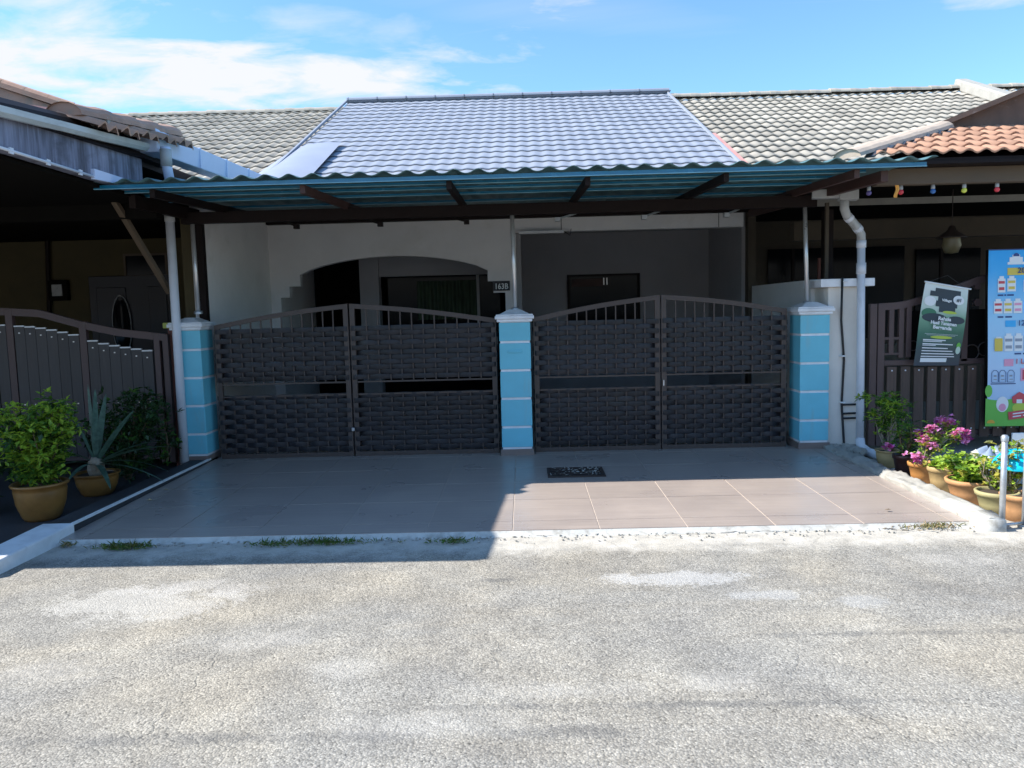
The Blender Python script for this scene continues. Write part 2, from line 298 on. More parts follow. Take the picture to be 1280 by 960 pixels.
# ------------------------------------------------------------------ mesh helpers
class MB:
    def __init__(s): s.v = []; s.f = []; s.m = []; s.mi = 0
    def q(s, *idx): s.f.append(idx); s.m.append(s.mi)
    def quad(s, a, b, c, d):
        n = len(s.v); s.v += [tuple(a), tuple(b), tuple(c), tuple(d)]; s.q(n, n+1, n+2, n+3); return s
    def box(s, x0, x1, y0, y1, z0, z1, mtx=None):
        n = len(s.v)
        P = [(x0, y0, z0), (x1, y0, z0), (x1, y1, z0), (x0, y1, z0), (x0, y0, z1), (x1, y0, z1), (x1, y1, z1), (x0, y1, z1)]
        if mtx: P = [tuple(mtx @ Vector(p)) for p in P]
        s.v += P
        for a in ((0, 3, 2, 1), (4, 5, 6, 7), (0, 1, 5, 4), (1, 2, 6, 5), (2, 3, 7, 6), (3, 0, 4, 7)): s.q(*[n+i for i in a])
        return s
    def hexa(s, P):
        n = len(s.v); s.v += [tuple(p) for p in P]
        for a in ((0, 3, 2, 1), (4, 5, 6, 7), (0, 1, 5, 4), (1, 2, 6, 5), (2, 3, 7, 6), (3, 0, 4, 7)): s.q(*[n+i for i in a])
        return s
    def beam(s, a, b, w, h):
        a, b = Vector(a), Vector(b); d = (b-a).normalized(); up = Vector((0, 0, 1)) if abs(d.z) < .95 else Vector((0, 1, 0))
        x = d.cross(up).normalized()*w/2; z = x.cross(d).normalized()*h/2
        return s.hexa([a-x-z, a+x-z, b+x-z, b-x-z, a-x+z, a+x+z, b+x+z, b-x+z])
    def prism(s, poly, y0, y1):            # polygon of (x,z), extruded in y
        n = len(s.v); k = len(poly)
        s.v += [(x, y0, z) for x, z in poly] + [(x, y1, z) for x, z in poly]
        s.q(*range(n, n+k)); s.q(*range(n+2*k-1, n+k-1, -1))
        for i in range(k): j = (i+1) % k; s.q(n+i, n+k+i, n+k+j, n+j)
        return s
    def tube(s, pts, r, seg=10, cap=True):
        pts = [Vector(p) for p in pts]; rs = r if isinstance(r, (list, tuple)) else [r]*len(pts)
        n0 = len(s.v); ref = None
        for i, p in enumerate(pts):
            d = (pts[min(i+1, len(pts)-1)] - pts[max(i-1, 0)]).normalized()
            if ref is None: ref = Vector((1, 0, 0)) if abs(d.x) < .9 else Vector((0, 1, 0))
            a = (ref - d*ref.dot(d)).normalized(); b = d.cross(a); ref = a
            for k in range(seg):
                t = 2*math.pi*k/seg; s.v.append(tuple(p + (a*math.cos(t)+b*math.sin(t))*rs[i]))
        for i in range(len(pts)-1):
            for k in range(seg):
                k2 = (k+1) % seg; s.q(n0+i*seg+k, n0+i*seg+k2, n0+(i+1)*seg+k2, n0+(i+1)*seg+k)
        if cap:
            s.q(*[n0+k for k in range(seg)][::-1]); s.q(*[n0+(len(pts)-1)*seg+k for k in range(seg)])
        return s
    def lathe(s, prof, c=(0, 0, 0), seg=28):
        n0 = len(s.v)
        for r, z in prof:
            for k in range(seg):
                t = 2*math.pi*k/seg; s.v.append((c[0]+r*math.cos(t), c[1]+r*math.sin(t), c[2]+z))
        for i in range(len(prof)-1):
            for k in range(seg):
                k2 = (k+1) % seg; s.q(n0+i*seg+k, n0+i*seg+k2, n0+(i+1)*seg+k2, n0+(i+1)*seg+k)
        return s
    def grid(s, fn, nu, nv):
        n0 = len(s.v)
        for j in range(nv+1):
            for i in range(nu+1): s.v.append(tuple(fn(i/nu, j/nv)))
        for j in range(nv):
            for i in range(nu):
                a = n0+j*(nu+1)+i; s.q(a, a+1, a+nu+2, a+nu+1)
        return s
    def leaf(s, p, d, l, w, bend=.25):
        d = d.normalized(); up = Vector((random.uniform(-.4, .4), random.uniform(-.4, .4), 1)).normalized()
        x = d.cross(up)
        if x.length < .05: x = Vector((1, 0, 0))
        x = x.normalized()*w/2; nrm = x.cross(d).normalized()
        m1 = p+d*l*.45+nrm*l*bend*.3; e = p+d*l-nrm*l*bend*.5
        n = len(s.v); s.v += [tuple(p), tuple(m1+x), tuple(e), tuple(m1-x)]
        s.q(n, n+1, n+2); s.q(n, n+2, n+3)
    def mesh(s, name, mats, org=Vector((0, 0, 0)), smooth=False):
        me = bpy.data.meshes.new(name)
        me.from_pydata([(x-org[0], y-org[1], z-org[2]) for x, y, z in s.v], [], s.f)
        for m in ([mats] if isinstance(mats, str) else mats): me.materials.append(MATS[m])
        if len(set(s.m)) > 1: me.polygons.foreach_set('material_index', s.m)
        if smooth: me.polygons.foreach_set('use_smooth', [True]*len(me.polygons))
        me.update(); return me
ORG = {}
def link(o, parent=None, org=Vector((0, 0, 0))):
    sc.collection.objects.link(o); org = Vector(org)
    if parent is not None: o.parent = parent; o.location = org - ORG[parent.name]
    else: o.location = org
    ORG[o.name] = org; return o
def tag(o, label=None, cat=None, group=None, kind=None):
    for k, v in (('label', label), ('category', cat), ('group', group), ('kind', kind)):
        if v: o[k] = v
    return o
def thing(name, loc, label, cat, group=None):
    return tag(link(bpy.data.objects.new(name, None), None, loc), label, cat, group)
def part(name, mb, mats, parent=None, smooth=False, bevel=0., org=None, auto=False):
    org = Vector(org) if org is not None else (ORG[parent.name] if parent is not None else Vector((0, 0, 0)))
    o = bpy.data.objects.new(name, mb.mesh(name, mats, org, smooth)); link(o, parent, org)
    if bevel:
        b = o.modifiers.new('bevel', 'BEVEL'); b.width = bevel; b.segments = 2; b.limit_method = 'ANGLE'
    if auto:
        try: o.data.shade_auto_smooth
        except Exception: pass
    return o
def inst(name, me, parent, loc, rot=None, scale=None):
    o = bpy.data.objects.new(name, me); link(o, parent, loc)
    if rot is not None: o.rotation_euler = rot
    if scale is not None: o.scale = scale
    return o
def struct(name, mb, mats, **k): return tag(part(name, mb, mats, **k), kind='structure')
def text(name, body, size, loc, rot, mt, parent, ext=.0008, bold=.0, align='CENTER', sx_=1.):
    cu = bpy.data.curves.new(name, 'FONT'); cu.body = body; cu.size = size; cu.extrude = ext; cu.offset = bold; cu.align_x = align; cu.resolution_u = 2
    tmp = bpy.data.objects.new('t', cu); sc.collection.objects.link(tmp)
    bpy.context.view_layer.update()
    me = bpy.data.meshes.new_from_object(tmp.evaluated_get(bpy.context.evaluated_depsgraph_get())); bpy.data.objects.remove(tmp)
    me.name = name; me.materials.clear(); me.materials.append(MATS[mt])
    o = inst(name, me, parent, loc, rot, (sx_, 1, 1)); return o
def plane_z(Y, z0=3.05, Y0=9.7, k=.449): return z0 + k*(Y-Y0)

# ================================================================== ground
YR = 5.235                        # front edge of the driveway
struct('ground', MB().quad((-200, -200, -.03), (200, -200, -.03), (200, 200, -.03), (-200, 200, -.03)), 'dirt')
rd = MB().grid(lambda u, v: (-40+80*u, -9+(9+YR-.02)*v, .004*math.sin(u*61+v*5)*(v < .97)), 80, 24)
struct('road', rd, 'road_surface')
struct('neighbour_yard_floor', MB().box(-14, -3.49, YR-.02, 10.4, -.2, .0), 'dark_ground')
struct('neighbour_forecourt', MB().box(3.21, 14, YR-.02, 12, -.2, .002), 'cement')

# driveway slab with its tiles
DX0, DX1 = -3.30, 3.03
def dz(Y): return .035 + (Y-YR)/(8.0-YR)*.036
sl_ = MB().hexa([(DX0, YR, -.2), (DX1, YR, -.2), (DX1, 8.0, -.2), (DX0, 8.0, -.2), (DX0, YR, dz(YR)-.004), (DX1, YR, dz(YR)-.004), (DX1, 8.0, dz(8)-.004), (DX0, 8.0, dz(8)-.004)])
drive = struct('driveway', sl_, 'grout')
colsx = [DX0]; x = -.113 - 5*.605
while x < DX1-.05:
    if x > DX0+.05: colsx.append(x)
    x += .605
colsx.append(DX1)
rows = [YR, 5.46, 6.06, 6.66, 7.26, 7.86, 8.0]
sl_a = math.atan(.036/(8-YR)); tm = {}
for i in range(len(colsx)-1):
    for j in range(len(rows)-1):
        w = colsx[i+1]-colsx[i]-.008; d = rows[j+1]-rows[j]-.007; key = (round(w, 3), round(d, 3))
        if key not in tm:
            tm[key] = MB().box(-w/2, w/2, -d/2, d/2, -.008, .0).mesh('floor_tile', 'floor_tile')
        yc = (rows[j]+rows[j+1])/2
        inst('floor_tile', tm[key], drive, (colsx[i]/2+colsx[i+1]/2, yc, dz(yc)+random.uniform(-.0005, .0005)), (sl_a, 0, 0))
# ragged whitewashed front edge of the slab
ed = MB()
def edge_fn(u, v):
    X = DX0-.06+(DX1+.17-DX0)*u; n = math.sin(X*9.1)*.5+math.sin(X*23.7+1)*.3+random.uniform(-.35, .35)
    return (X, YR-.004-.018*v-(.010*n if v > .5 else 0)-(.030*v*v), dz(YR)-.002-v*.033)
ed.grid(edge_fn, 200, 3); part('painted_edge', ed, 'kerb_paint', drive, smooth=True)
struct('porch_floor', MB().box(-3.4, 3.1, 8.002, 13.0, -.2, .062), 'porch_tile')

# kerbs
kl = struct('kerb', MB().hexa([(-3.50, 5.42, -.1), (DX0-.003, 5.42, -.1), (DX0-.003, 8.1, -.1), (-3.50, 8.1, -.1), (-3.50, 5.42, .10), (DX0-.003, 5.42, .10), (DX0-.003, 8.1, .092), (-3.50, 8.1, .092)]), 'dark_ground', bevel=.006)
part('painted_kerb_end', MB().hexa([(-3.52, 4.35, -.1), (-3.285, 4.55, -.1), (-3.285, 5.418, -.1), (-3.52, 5.418, -.1), (-3.52, 4.35, .085), (-3.285, 4.55, .095), (-3.285, 5.418, .105), (-3.52, 5.418, .105)]), 'white_paint', kl, bevel=.012)
part('white_grout_line', MB().box(DX0-.014, DX0+.004, 5.42, 7.9, .085, .103), 'white_paint', kl)
kr = MB()
def kerb_fn(u, v):
    Y = 5.12 + 2.86*v; a = u*4
    prof = [(3.03, dz(max(Y, YR))-.03), (3.035, .085), (3.10, .10), (3.19, .095), (3.215, -.05)]
    i = min(3, int(a)); f = a-i; p = [prof[i][k]*(1-f)+prof[i+1][k]*f for k in (0, 1)]
    rough = .020 if Y > 5.9 else .005
    from mathutils import noise as _n
    n1 = _n.noise(Vector((a*1.3, Y*6, 0)))+.5*_n.noise(Vector((a*3, Y*19, 3))); n2 = _n.noise(Vector((a*1.3, Y*7, 9)))+.6*_n.noise(Vector((a*3, Y*23, 5)))
    return (p[0]+n1*rough*(u > .01), Y, p[1]+n2*rough*1.2 - .03*max(0, 5.6-Y))
kr.grid(kerb_fn, 16, 160)
# end cap
kr.hexa([(3.005, 5.10, -.1), (3.19, 5.08, -.1), (3.215, 5.30, -.1), (3.03, 5.30, -.1), (3.01, 5.10, .082), (3.18, 5.08, .080), (3.21, 5.30, .092), (3.035, 5.30, .092)])
o = struct('kerb', MB(), 'cement') if False else part('kerb', kr, ['cement', 'kerb_paint'], smooth=True)
tag(o, kind='structure')
mi = [1 if o.data.vertices[p.vertices[0]].co.y < 5.62 else 0 for p in o.data.polygons]; o.data.polygons.foreach_set('material_index', mi)
# loose cement slab at the far right of the road edge
struct('concrete_edge', MB().hexa([(3.32, 4.2, -.1), (6.5, 3.6, -.1), (6.5, YR, -.1), (3.32, YR-.04, -.1), (3.32, 4.9, .012), (6.5, 4.4, .012), (6.5, YR, .018), (3.32, YR-.04, .016)]), 'cement')

# drain grate set in the tiles
dg = thing('drain_grate', (.45, 7.05, dz(7.05)), 'dark rectangular metal drain grate with its white reflection laid on as pale debris, set in the driveway tiles', 'drain grate')
g0 = at(685, 597, Z=.06); g1 = at(758, 596, Z=.06); g2 = at(687, 586, Z=.06)
gx0, gx1, gy0, gy1 = g0.x, g1.x, g0.y, g2.y+.02; gz = dz(7.0)
fr = MB(); fr.box(gx0, gx1, gy0, gy0+.03, gz, gz+.010); fr.box(gx0, gx1, gy1-.03, gy1, gz, gz+.010); fr.box(gx0, gx0+.03, gy0+.03, gy1-.03, gz, gz+.010); fr.box(gx1-.03, gx1, gy0+.03, gy1-.03, gz, gz+.010)
part('frame', fr, 'lamp_metal', dg); part('plate', MB().box(gx0+.03, gx1-.03, gy0+.03, gy1-.03, gz-.002, gz+.003), 'black_rubber', dg)
n = 5
bm_ = MB().box(-(gx1-gx0)/2+.03, (gx1-gx0)/2-.03, -.008, .008, 0, .006).mesh('bar', 'lamp_metal')
for k in range(n): inst('bar', bm_, dg, ((gx0+gx1)/2, gy0+.05+(gy1-gy0-.1)*k/(n-1), gz+.003))
db = MB()
for k in range(150):
    px, py = random.gauss((gx0+gx1)/2+.08, .16), random.uniform(gy0+.03, gy1-.03)
    if gx0+.03 < px < gx1-.03: s_ = random.uniform(.006, .02); db.leaf(Vector((px, py, gz+.011)), Vector((random.uniform(-1, 1), random.uniform(-1, 1), .2)), s_*2, s_)
tag(part('glints', db, 'cement', dg), kind='stuff')  # pale flecks standing in for the wavy white reflection on the grate

# fallen leaves on tiles
for (px, py) in ((183, 625), (204, 612), (1106, 637), (555, 577)):
    p = at(px, py, Z=dz(6.4)+.006); lb = MB()
    lb.leaf(p, Vector((1, .2, .05)), .05, .03); 
    tag(part('fallen_leaf', lb, 'leaf_litter', None, org=p), {183: 'small tan fallen leaf on the shaded tiles, nearer the road', 204: 'small fallen leaf on the shaded tiles, just behind the other', 1106: 'dry fallen leaf on the sunlit right tiles', 555: 'dry fallen leaf by the foot of the left gate pair'}[px], 'leaf')
# open cracks where the whitewashed edge has come away from the road
ck = MB()
def crack(pts, w):
    P = [at(x, y, Z=.006) for x, y in pts]; fine = []
    for a, b in zip(P[:-1], P[1:]):
        for k in range(8): q = a.lerp(b, k/8); fine.append(q+Vector((0, random.uniform(-.007, .007), .002)))
    n = len(fine)
    for k in range(n-1):
        w0 = w*(.25+random.random())*math.sin(math.pi*(k+.5)/n)**.5; a, b = fine[k], fine[k+1]
        ck.quad((a.x, a.y-w0*.5, .0085), (b.x, b.y-w0*.5, .0085), (b.x, b.y+w0*.5, .0085), (a.x, a.y+w0*.5, .0085))
crack([(742, 669), (752, 665), (763, 664), (778, 664), (785, 665)], .012); crack([(640, 668), (672, 670), (700, 669)], .006); crack([(820, 668), (870, 667), (930, 664), (1000, 664)], .008)
crack([(1090, 660), (1112, 661), (1140, 663)], .016); crack([(560, 676), (600, 674), (632, 672)], .008); crack([(1180, 655), (1205, 652)], .006)
struct('edge_crack', ck, 'lamp_metal')
# loose crumbs of cement lying along that edge
cb_ = MB()
for k in range(420):
    X = random.uniform(DX0, DX1+.1); Y = YR-.03-abs(random.gauss(0, .06)); s_ = random.uniform(.002, .007)
    cb_.box(-s_, s_, -s_, s_, 0, s_*1.3, Matrix.Translation((X, Y, .003)) @ Matrix.Rotation(random.uniform(0, 3), 4, 'Z') @ Matrix.Rotation(random.uniform(-.4, .4), 4, 'X'))
tag(part('cement_crumbs', cb_, 'cement'), 'loose cement crumbs along the white driveway edge', None, None, 'stuff')
# weeds at the driveway edge
def weed(px, py, w, n, label, mats=('leaf_mid', 'grass_dry'), h=.05):
    c = at(px, py, Z=.01); mb = MB()
    for k in range(n):
        mb.mi = random.randrange(2); X = random.gauss(0, w/2.3); Y = random.gauss(0, .03)
        mb.leaf(c+Vector((X, Y, 0)), Vector((random.uniform(-1, 1), random.uniform(-.8, .6), random.uniform(.2, 1))), random.uniform(.5, 1.1)*h, .006)
    tag(part('weed_tuft', mb, list(mats), None, org=c), label, 'weeds', 'weeds along the driveway edge')
weed(155, 685, .20, 260, 'green tuft of weeds by the left end of the white edge', h=.06)
weed(405, 679, .34, 320, 'long low patch of weeds and dry grass at the edge, before the left gates')
weed(340, 681, .20, 120, 'thin dry weeds on the edge, just left of the longest weed patch')
weed(565, 678, .15, 110, 'small green weeds at the shaded edge, left of the middle pillar')
weed(1165, 659, .22, 180, 'dry straw coloured weeds at the right end of the driveway edge', ('grass_dry', 'leaf_litter'))
weed(85, 682, .06, 60, 'tiny brownish tuft beside the white painted kerb', ('grass_dry', 'leaf_litter'))

# ================================================================== gate pillars
def pillar(x0, x1, label, slot=False, ptop=1.49):
    cx = (x0+x1)/2; y0, y1 = 7.86, 8.17
    t = thing('gate_pillar', (cx, 8.0, dz(8)), label, 'gate pillar', 'turquoise gate pillars')
    zb = dz(7.9)
    part('core', MB().box(x0+.008, x1-.008, y0+.008, y1, zb, ptop-.02), 'cap_paint', t)
    part('base_tile', MB().box(x0-.012, x1+.012, y0-.012, y1+.01, zb-.01, zb+.062), 'brown_tile', t, bevel=.003)
    z = [zb+.07, .36, .655, .945, 1.235, ptop-.045]
    for a, b in zip(z[:-1], z[1:]): part('panel', MB().box(x0, x1, y0, y1+.003, a+.012, b-.012), 'turquoise_paint', t, bevel=.005)
    cp = MB(); c = ptop-.05
    for k, (e, za, zb_) in enumerate(((.022, c, c+.028), (.040, c+.028, c+.062), (.030, c+.062, c+.078))): cp.box(x0-e, x1+e, y0-e, y1+e, za, zb_)
    part('cap', cp, 'cap_paint', t, bevel=.007)
    a, b = x0+.005, x1-.005; pr = MB().hexa([(a, y0, c+.078), (b, y0, c+.078), (b, y1, c+.078), (a, y1, c+.078), (a+.09, y0+.09, c+.125), (b-.09, y0+.09, c+.125), (b-.09, y1-.09, c+.125), (a+.09, y1-.09, c+.125)])
    part('cap_top', pr, 'cap_paint', t, bevel=.006)
    if slot:
        sm = MB().box(cx-.075, cx+.075, y0-.008, y0+.01, 1.12, 1.155); s_ = part('mail_slot', sm, 'turquoise_paint', t, bevel=.003)
        part('flap', MB().box(cx-.068, cx+.068, y0-.013, y0-.006, 1.128, 1.140), 'turquoise_paint', s_, bevel=.002)
    return t
pillar(-3.60, -3.315, 'turquoise gate pillar with white bands on the left, beside the white downpipe')
pillar(-.255, .062, 'middle turquoise gate pillar with a letter slot, between the two gate pairs', True)
pillar(2.79, 3.085, 'turquoise gate pillar on the right, beside the beige boundary pillar')

# ================================================================== gates
GY = 8.02
def gate_leaf(xa, xb, za, zb_, label, handle=None):
    """xa..xb the leaf, za/zb_ the height of the top rail at xa / xb"""
    zb0 = .065; t = thing('gate_leaf', ((xa+xb)/2, GY, zb0), label, 'gate leaf', 'woven driveway gate leaves')
    w = .052; d = .02
    hi_left = za > zb_
    def top(X):
        u = (X-xa)/(xb-xa); return za+(zb_-za)*u + .022*math.sin(math.pi*u)
    for X in (xa, xb-w):
        part('stile', MB().hexa([(X, GY-d, zb0), (X+w, GY-d, zb0), (X+w, GY+d, zb0), (X, GY+d, zb0), (X, GY-d, top(X)), (X+w, GY-d, top(X+w)), (X+w, GY+d, top(X+w)), (X, GY+d, top(X))]), 'gate_brown', t, bevel=.003)
    tr = MB(); ns = 14
    for k in range(ns):
        A = xa+(xb-xa)*k/ns; B = xa+(xb-xa)*(k+1)/ns
        tr.hexa([(A, GY-d-.002, top(A)-.045), (B, GY-d-.002, top(B)-.045), (B, GY+d+.002, top(B)-.045), (A, GY+d+.002, top(A)-.045), (A, GY-d-.002, top(A)+.003), (B, GY-d-.002, top(B)+.003), (B, GY+d+.002, top(B)+.003), (A, GY+d+.002, top(A)+.003)])
    part('top_rail', tr, 'gate_brown', t)
    part('bottom_rail', MB().box(xa+w, xb-w, GY-d+.002, GY+d-.002, zb0+.002, zb0+.05), 'gate_brown', t, bevel=.003)
    for z in (.845, .715): part('middle_rail', MB().box(xa+w, xb-w, GY-.012, GY+.012, z, z+.016), 'gate_brown', t)
    nb = 11; bars = [xa+w + (xb-xa-2*w)*(k+1)/(nb+1) for k in range(nb)]
    for X in bars:
        part('bar', MB().box(X-.006, X+.006, GY-.007, GY+.007, .731, .731+.114), 'gate_brown', t) if False else None
        part('bar', MB().box(X-.006, X+.006, GY-.007, GY+.007, .861, top(X)-.044), 'gate_brown', t)
        part('lower_bar', MB().box(X-.006, X+.006, GY-.007, GY+.007, zb0+.05, .715), 'gate_brown', t)
    # straps: woven over and under the bars and the stiles
    knots = [xa-.012, xa+w/2] + bars + [xb-w/2, xb+.012]
    pitch = .0505; hh = .0505
    meshes = []
    for ph in (0, 1):
        mb = MB(); prof = []
        for i in range(len(knots)):
            s_ = 1 if (i+ph) % 2 else -1
            amp = (.029 if i in (1, len(knots)-2) else .0135)
            if i in (0, len(knots)-1): amp = .004
            prof.append((knots[i], -s_*amp))
        pts = []
        for (x0, y0), (x1, y1) in zip(prof[:-1], prof[1:]):
            for k in range(4):
                u = k/4; s2 = (1-math.cos(math.pi*u))/2; pts.append((x0+(x1-x0)*u, y0+(y1-y0)*s2))
        pts.append(prof[-1])
        nu = len(pts)-1
        mb.grid(lambda u, v: (pts[round(u*nu)][0]-xa, pts[round(u*nu)][1] - .0022*(1-(2*v-1)**2), (v-.5)*hh), nu, 4)
        meshes.append(mb.mesh('strap', 'strap_plastic', smooth=True))
    for base, n in ((.130, 12), (.880, 11)):
        for k in range(n):
            inst('strap', meshes[k % 2], t, (xa, GY, base+pitch*(k+.5)+random.uniform(-.003, .003)), (random.uniform(-.07, .07), random.uniform(-.0018, .0018), 0))
    for z in (.25, 1.25):
        hx = xa if handle == 'right' else xb
        part('hinge', MB().tube([(hx+(-.004 if handle == 'right' else .004), GY-.0, z-.04), (hx+(-.004 if handle == 'right' else .004), GY, z+.04)], .012, 8), 'gate_brown', t)
    return t
gate_leaf(-3.225, -1.822, 1.475, 1.665, 'leftmost woven gate leaf, next to the left pillar', 'right')
gl2 = gate_leaf(-1.806, -.290, 1.665, 1.475, 'woven gate leaf just left of the middle pillar', 'left')
part('padlock', MB().box(-1.83, -1.80, GY-.05, GY-.025, .34, .375), 'galvanised', gl2, bevel=.004)
gate_leaf(.095, 1.400, 1.475, 1.675, 'woven gate leaf just right of the middle pillar', 'right')
gl4 = gate_leaf(1.414, 2.700, 1.675, 1.50, 'rightmost woven gate leaf, next to the right pillar', 'left')
part('latch', MB().box(1.425, 1.437, GY-.05, GY-.024, .74, .80), 'steel', gl4, bevel=.003)

# ================================================================== carport canopy
cn = thing('carport_canopy', (0, 8.0, 0), 'teal corrugated carport canopy on dark brown beams over the gates', 'canopy')
CZ = 2.665
def cz(Y): return CZ + (Y-6.4)*.042
C0, C1 = -3.60, 3.30; npan = 9; pw = (C1-C0)/npan; wl = pw/4
sh = MB()
def shf(u, v):
    st = v*9; fr_ = st-math.floor(st) if v < 1 else 1
    Y = v*3.8; X = u*(pw+.03); w_ = .5+.5*math.cos(2*math.pi*X/wl)
    return (X, Y, .055*.0 + w_**1.3*.034 + Y*.042 + .014*fr_)
sh.grid(shf, 36, 36)
shm = sh.mesh('roof_sheet', 'canopy_sheet', smooth=True)
for k in range(npan):
    o = inst('roof_sheet', shm, cn, (C0+pw*k, 6.34, CZ+.002+.002*(k % 2)))
    s_ = o.modifiers.new('solid', 'SOLIDIFY'); s_.thickness = .003
for i, Y in enumerate((6.40, 6.78, 7.14, 7.62, 8.35, 9.1, 9.9)):
    a = -3.44 if i else -3.50; b = (3.27, 2.95, 2.86, 2.8, 2.8, 2.8, 2.8)[i]
    z = cz(Y)-(.040 if i == 0 else .030)
    p = MB().box(a, b, Y, Y+.005, z+.005, z+(.036 if i == 0 else .026))
    pp = part('purlin', p, 'purlin_blue', cn, bevel=.0015); part('lip', MB().box(a, b, Y-.007, Y+.012, z, z+.005), 'lip_highlight', pp)
def rafter(Xf, Xb, w=.045, h=.07, mt='dark_timber', yf=6.46):
    z0, z1 = cz(yf)-.040-h/2, cz(8.9)-.036-h/2
    part('rafter', MB().beam((Xf, yf, z0), (Xb, 8.9, z1), w, h), mt, cn, bevel=.004)
for X in (-3.05, -1.80, -.59, .55, 1.68, 2.74): rafter(X, X+random.uniform(-.03, .03), mt='rust_timber' if X in (-1.80, 2.74) else 'dark_timber')
part('front_beam', MB().box(-3.48, 2.98, 7.95, 8.03, 2.52, 2.635), 'dark_timber', cn, bevel=.004)
part('rear_beam', MB().box(-3.38, 2.98, 10.30, 10.39, 2.765, 2.82), 'dark_timber', cn, bevel=.004)
part('side_beam', MB().beam((2.99, 6.52, 2.575), (2.99, 10.3, 2.74), .06, .09), 'rust_timber', cn, bevel=.004)
part('side_beam', MB().beam((-3.44, 6.9, 2.60), (-3.44, 10.3, 2.70), .06, .12), 'dark_timber', cn, bevel=.004)
for (a, b) in (((240, 275), (248, 390)), ((640, 268), (644, 386)), ((1006, 260), (1009, 378))):
    top = at(*a, Y=8.0); bot = at(*b, Y=8.0); top.z = 2.53
    ps = part('post', MB().tube([bot+Vector((0, 0, -.02)), top], .021, 16), 'steel', cn, smooth=True)
    part('post_base', MB().lathe([(.0, .012), (.04, .012), (.044, 0), (.044, -.02)], (bot.x, bot.y, bot.z+.0)), 'galvanised', ps, smooth=True)
part('brown_post', MB().box(-3.445, -3.362, 8.18, 8.26, .1, 2.60), 'dark_timber', cn, bevel=.004)
for px, sgn in ((370, -1), (475, -1), (583, -1), (697, 1), (805, 1), (908, 1)):
    p = at(px, 270, Y=8.5); b_ = MB().box(p.x-.028, p.x+.028, 8.47, 8.53, 2.50, 2.545); b_.beam((p.x, 8.5, 2.53), (p.x+.22*sgn, 8.8, 2.62), .015, .02)
    part('bracket', b_, 'dark_timber' if sgn < 0 else 'galvanised', cn)
tag(part('orange_rag', MB().grid(lambda u, v: (3.075+.03*u+.01*math.sin(v*5), 6.52+.006*math.sin(u*6+v*4), 2.50-.10*v), 4, 8), 'orange_cloth', None, org=(3.09, 6.52, 2.5)), 'small orange rag hanging from the right end of the canopy', 'rag')
# box gutter and downpipe at the right
dp = thing('downpipe', (3.37, 7.9, 0), 'grey rain downpipe with box gutter and elbows, in front of the beige boundary pillar', 'downpipe')
part('box_gutter', MB().hexa([(2.84, 7.72, 2.575), (3.20, 7.55, 2.545), (3.24, 7.67, 2.545), (2.88, 7.84, 2.575), (2.84, 7.72, 2.655), (3.20, 7.55, 2.635), (3.24, 7.67, 2.635), (2.88, 7.84, 2.655)]), 'pvc_old', dp, bevel=.006)
part('gutter_end', MB().hexa([(3.06, 7.60, 2.538), (3.215, 7.53, 2.530), (3.26, 7.69, 2.530), (3.10, 7.76, 2.538), (3.06, 7.60, 2.66), (3.215, 7.53, 2.65), (3.26, 7.69, 2.65), (3.10, 7.76, 2.66)]), 'pvc_old', dp, bevel=.005)
part('upper_elbow', MB().tube([(3.13, 7.66, 2.54), (3.135, 7.67, 2.46), (3.17, 7.70, 2.40), (3.31, 7.78, 2.28), (3.365, 7.82, 2.22), (3.372, 7.83, 2.13)], .042, 16), 'pvc_old', dp, smooth=True)
part('pipe', MB().tube([(3.372, 7.83, 2.15), (3.385, 7.83, 1.1), (3.392, 7.83, .13)], .038, 18), 'pvc', dp, smooth=True)
for a, b in (((3.185, 7.71, 2.385), (3.215, 7.725, 2.36)), ((3.30, 7.775, 2.29), (3.335, 7.80, 2.26)), ((3.373, 7.83, 2.16), (3.373, 7.83, 2.09)), ((3.376, 7.83, 1.94), (3.376, 7.83, 1.83))):
    part('coupling', MB().tube([a, b], .046, 18), 'pvc', dp, smooth=True)
part('lower_elbow', MB().tube([(3.392, 7.83, .17), (3.395, 7.81, .09), (3.43, 7.72, .045), (3.50, 7.42, .035)], .046, 16), 'pvc', dp, smooth=True)

# ================================================================== our house
hs = thing('terrace_house', (0, 12, 0), 'single storey terrace house with pale blue metal tile roof and stepped arch, behind the gates', 'house', 'terrace houses')
XL = -3.39
part('party_wall', MB().box(XL-.13, XL, 8.27, 13, 0, 3.0), 'plaster', hs)
# arch wall
AY = 10.4
pl_ = [(-3.26, 1.636), (-3.26, 1.806), (-3.14, 1.806), (-3.14, 1.952), (-2.99, 1.952), (-2.99, 2.105)]
arc = [(-2.99, 2.105)]
for k in range(1, 16):
    u = k/16; X = -2.99+u*(2.99-.47); arc.append((X, 2.105+.215*(1-(2*u-1)**2)**.80))
pr_ = [(-.47, 2.10), (-.47, 1.955), (-.40, 1.955), (-.40, 1.80), (-.24, 1.80), (-.24, .06)]
def wallcol(xa, xb, za, zb2): return MB()
aw = MB(); poly = [(-3.26, .06)] + pl_ + arc[1:] + pr_
prev = None
for (a, b) in zip(poly[:-1], poly[1:]):
    if abs(a[0]-b[0]) < 1e-6:   # vertical jamb
        continue
    aw.hexa([(a[0], AY, a[1]), (b[0], AY, b[1]), (b[0], AY+.12, b[1]), (a[0], AY+.12, a[1]), (a[0], AY, 3.3), (b[0], AY, 3.3), (b[0], AY+.12, 3.3), (a[0], AY+.12, 3.3)])
aw.box(XL, -3.26, AY, AY+.12, .06, 3.3); aw.box(-.24, -.085, AY, AY+.12, .06, 3.3)
part('arch_wall', aw, 'plaster', hs)
part('porch_lintel', MB().box(-.085, 2.93, AY-.003, AY+.15, 2.585, 3.3), 'plaster', hs)
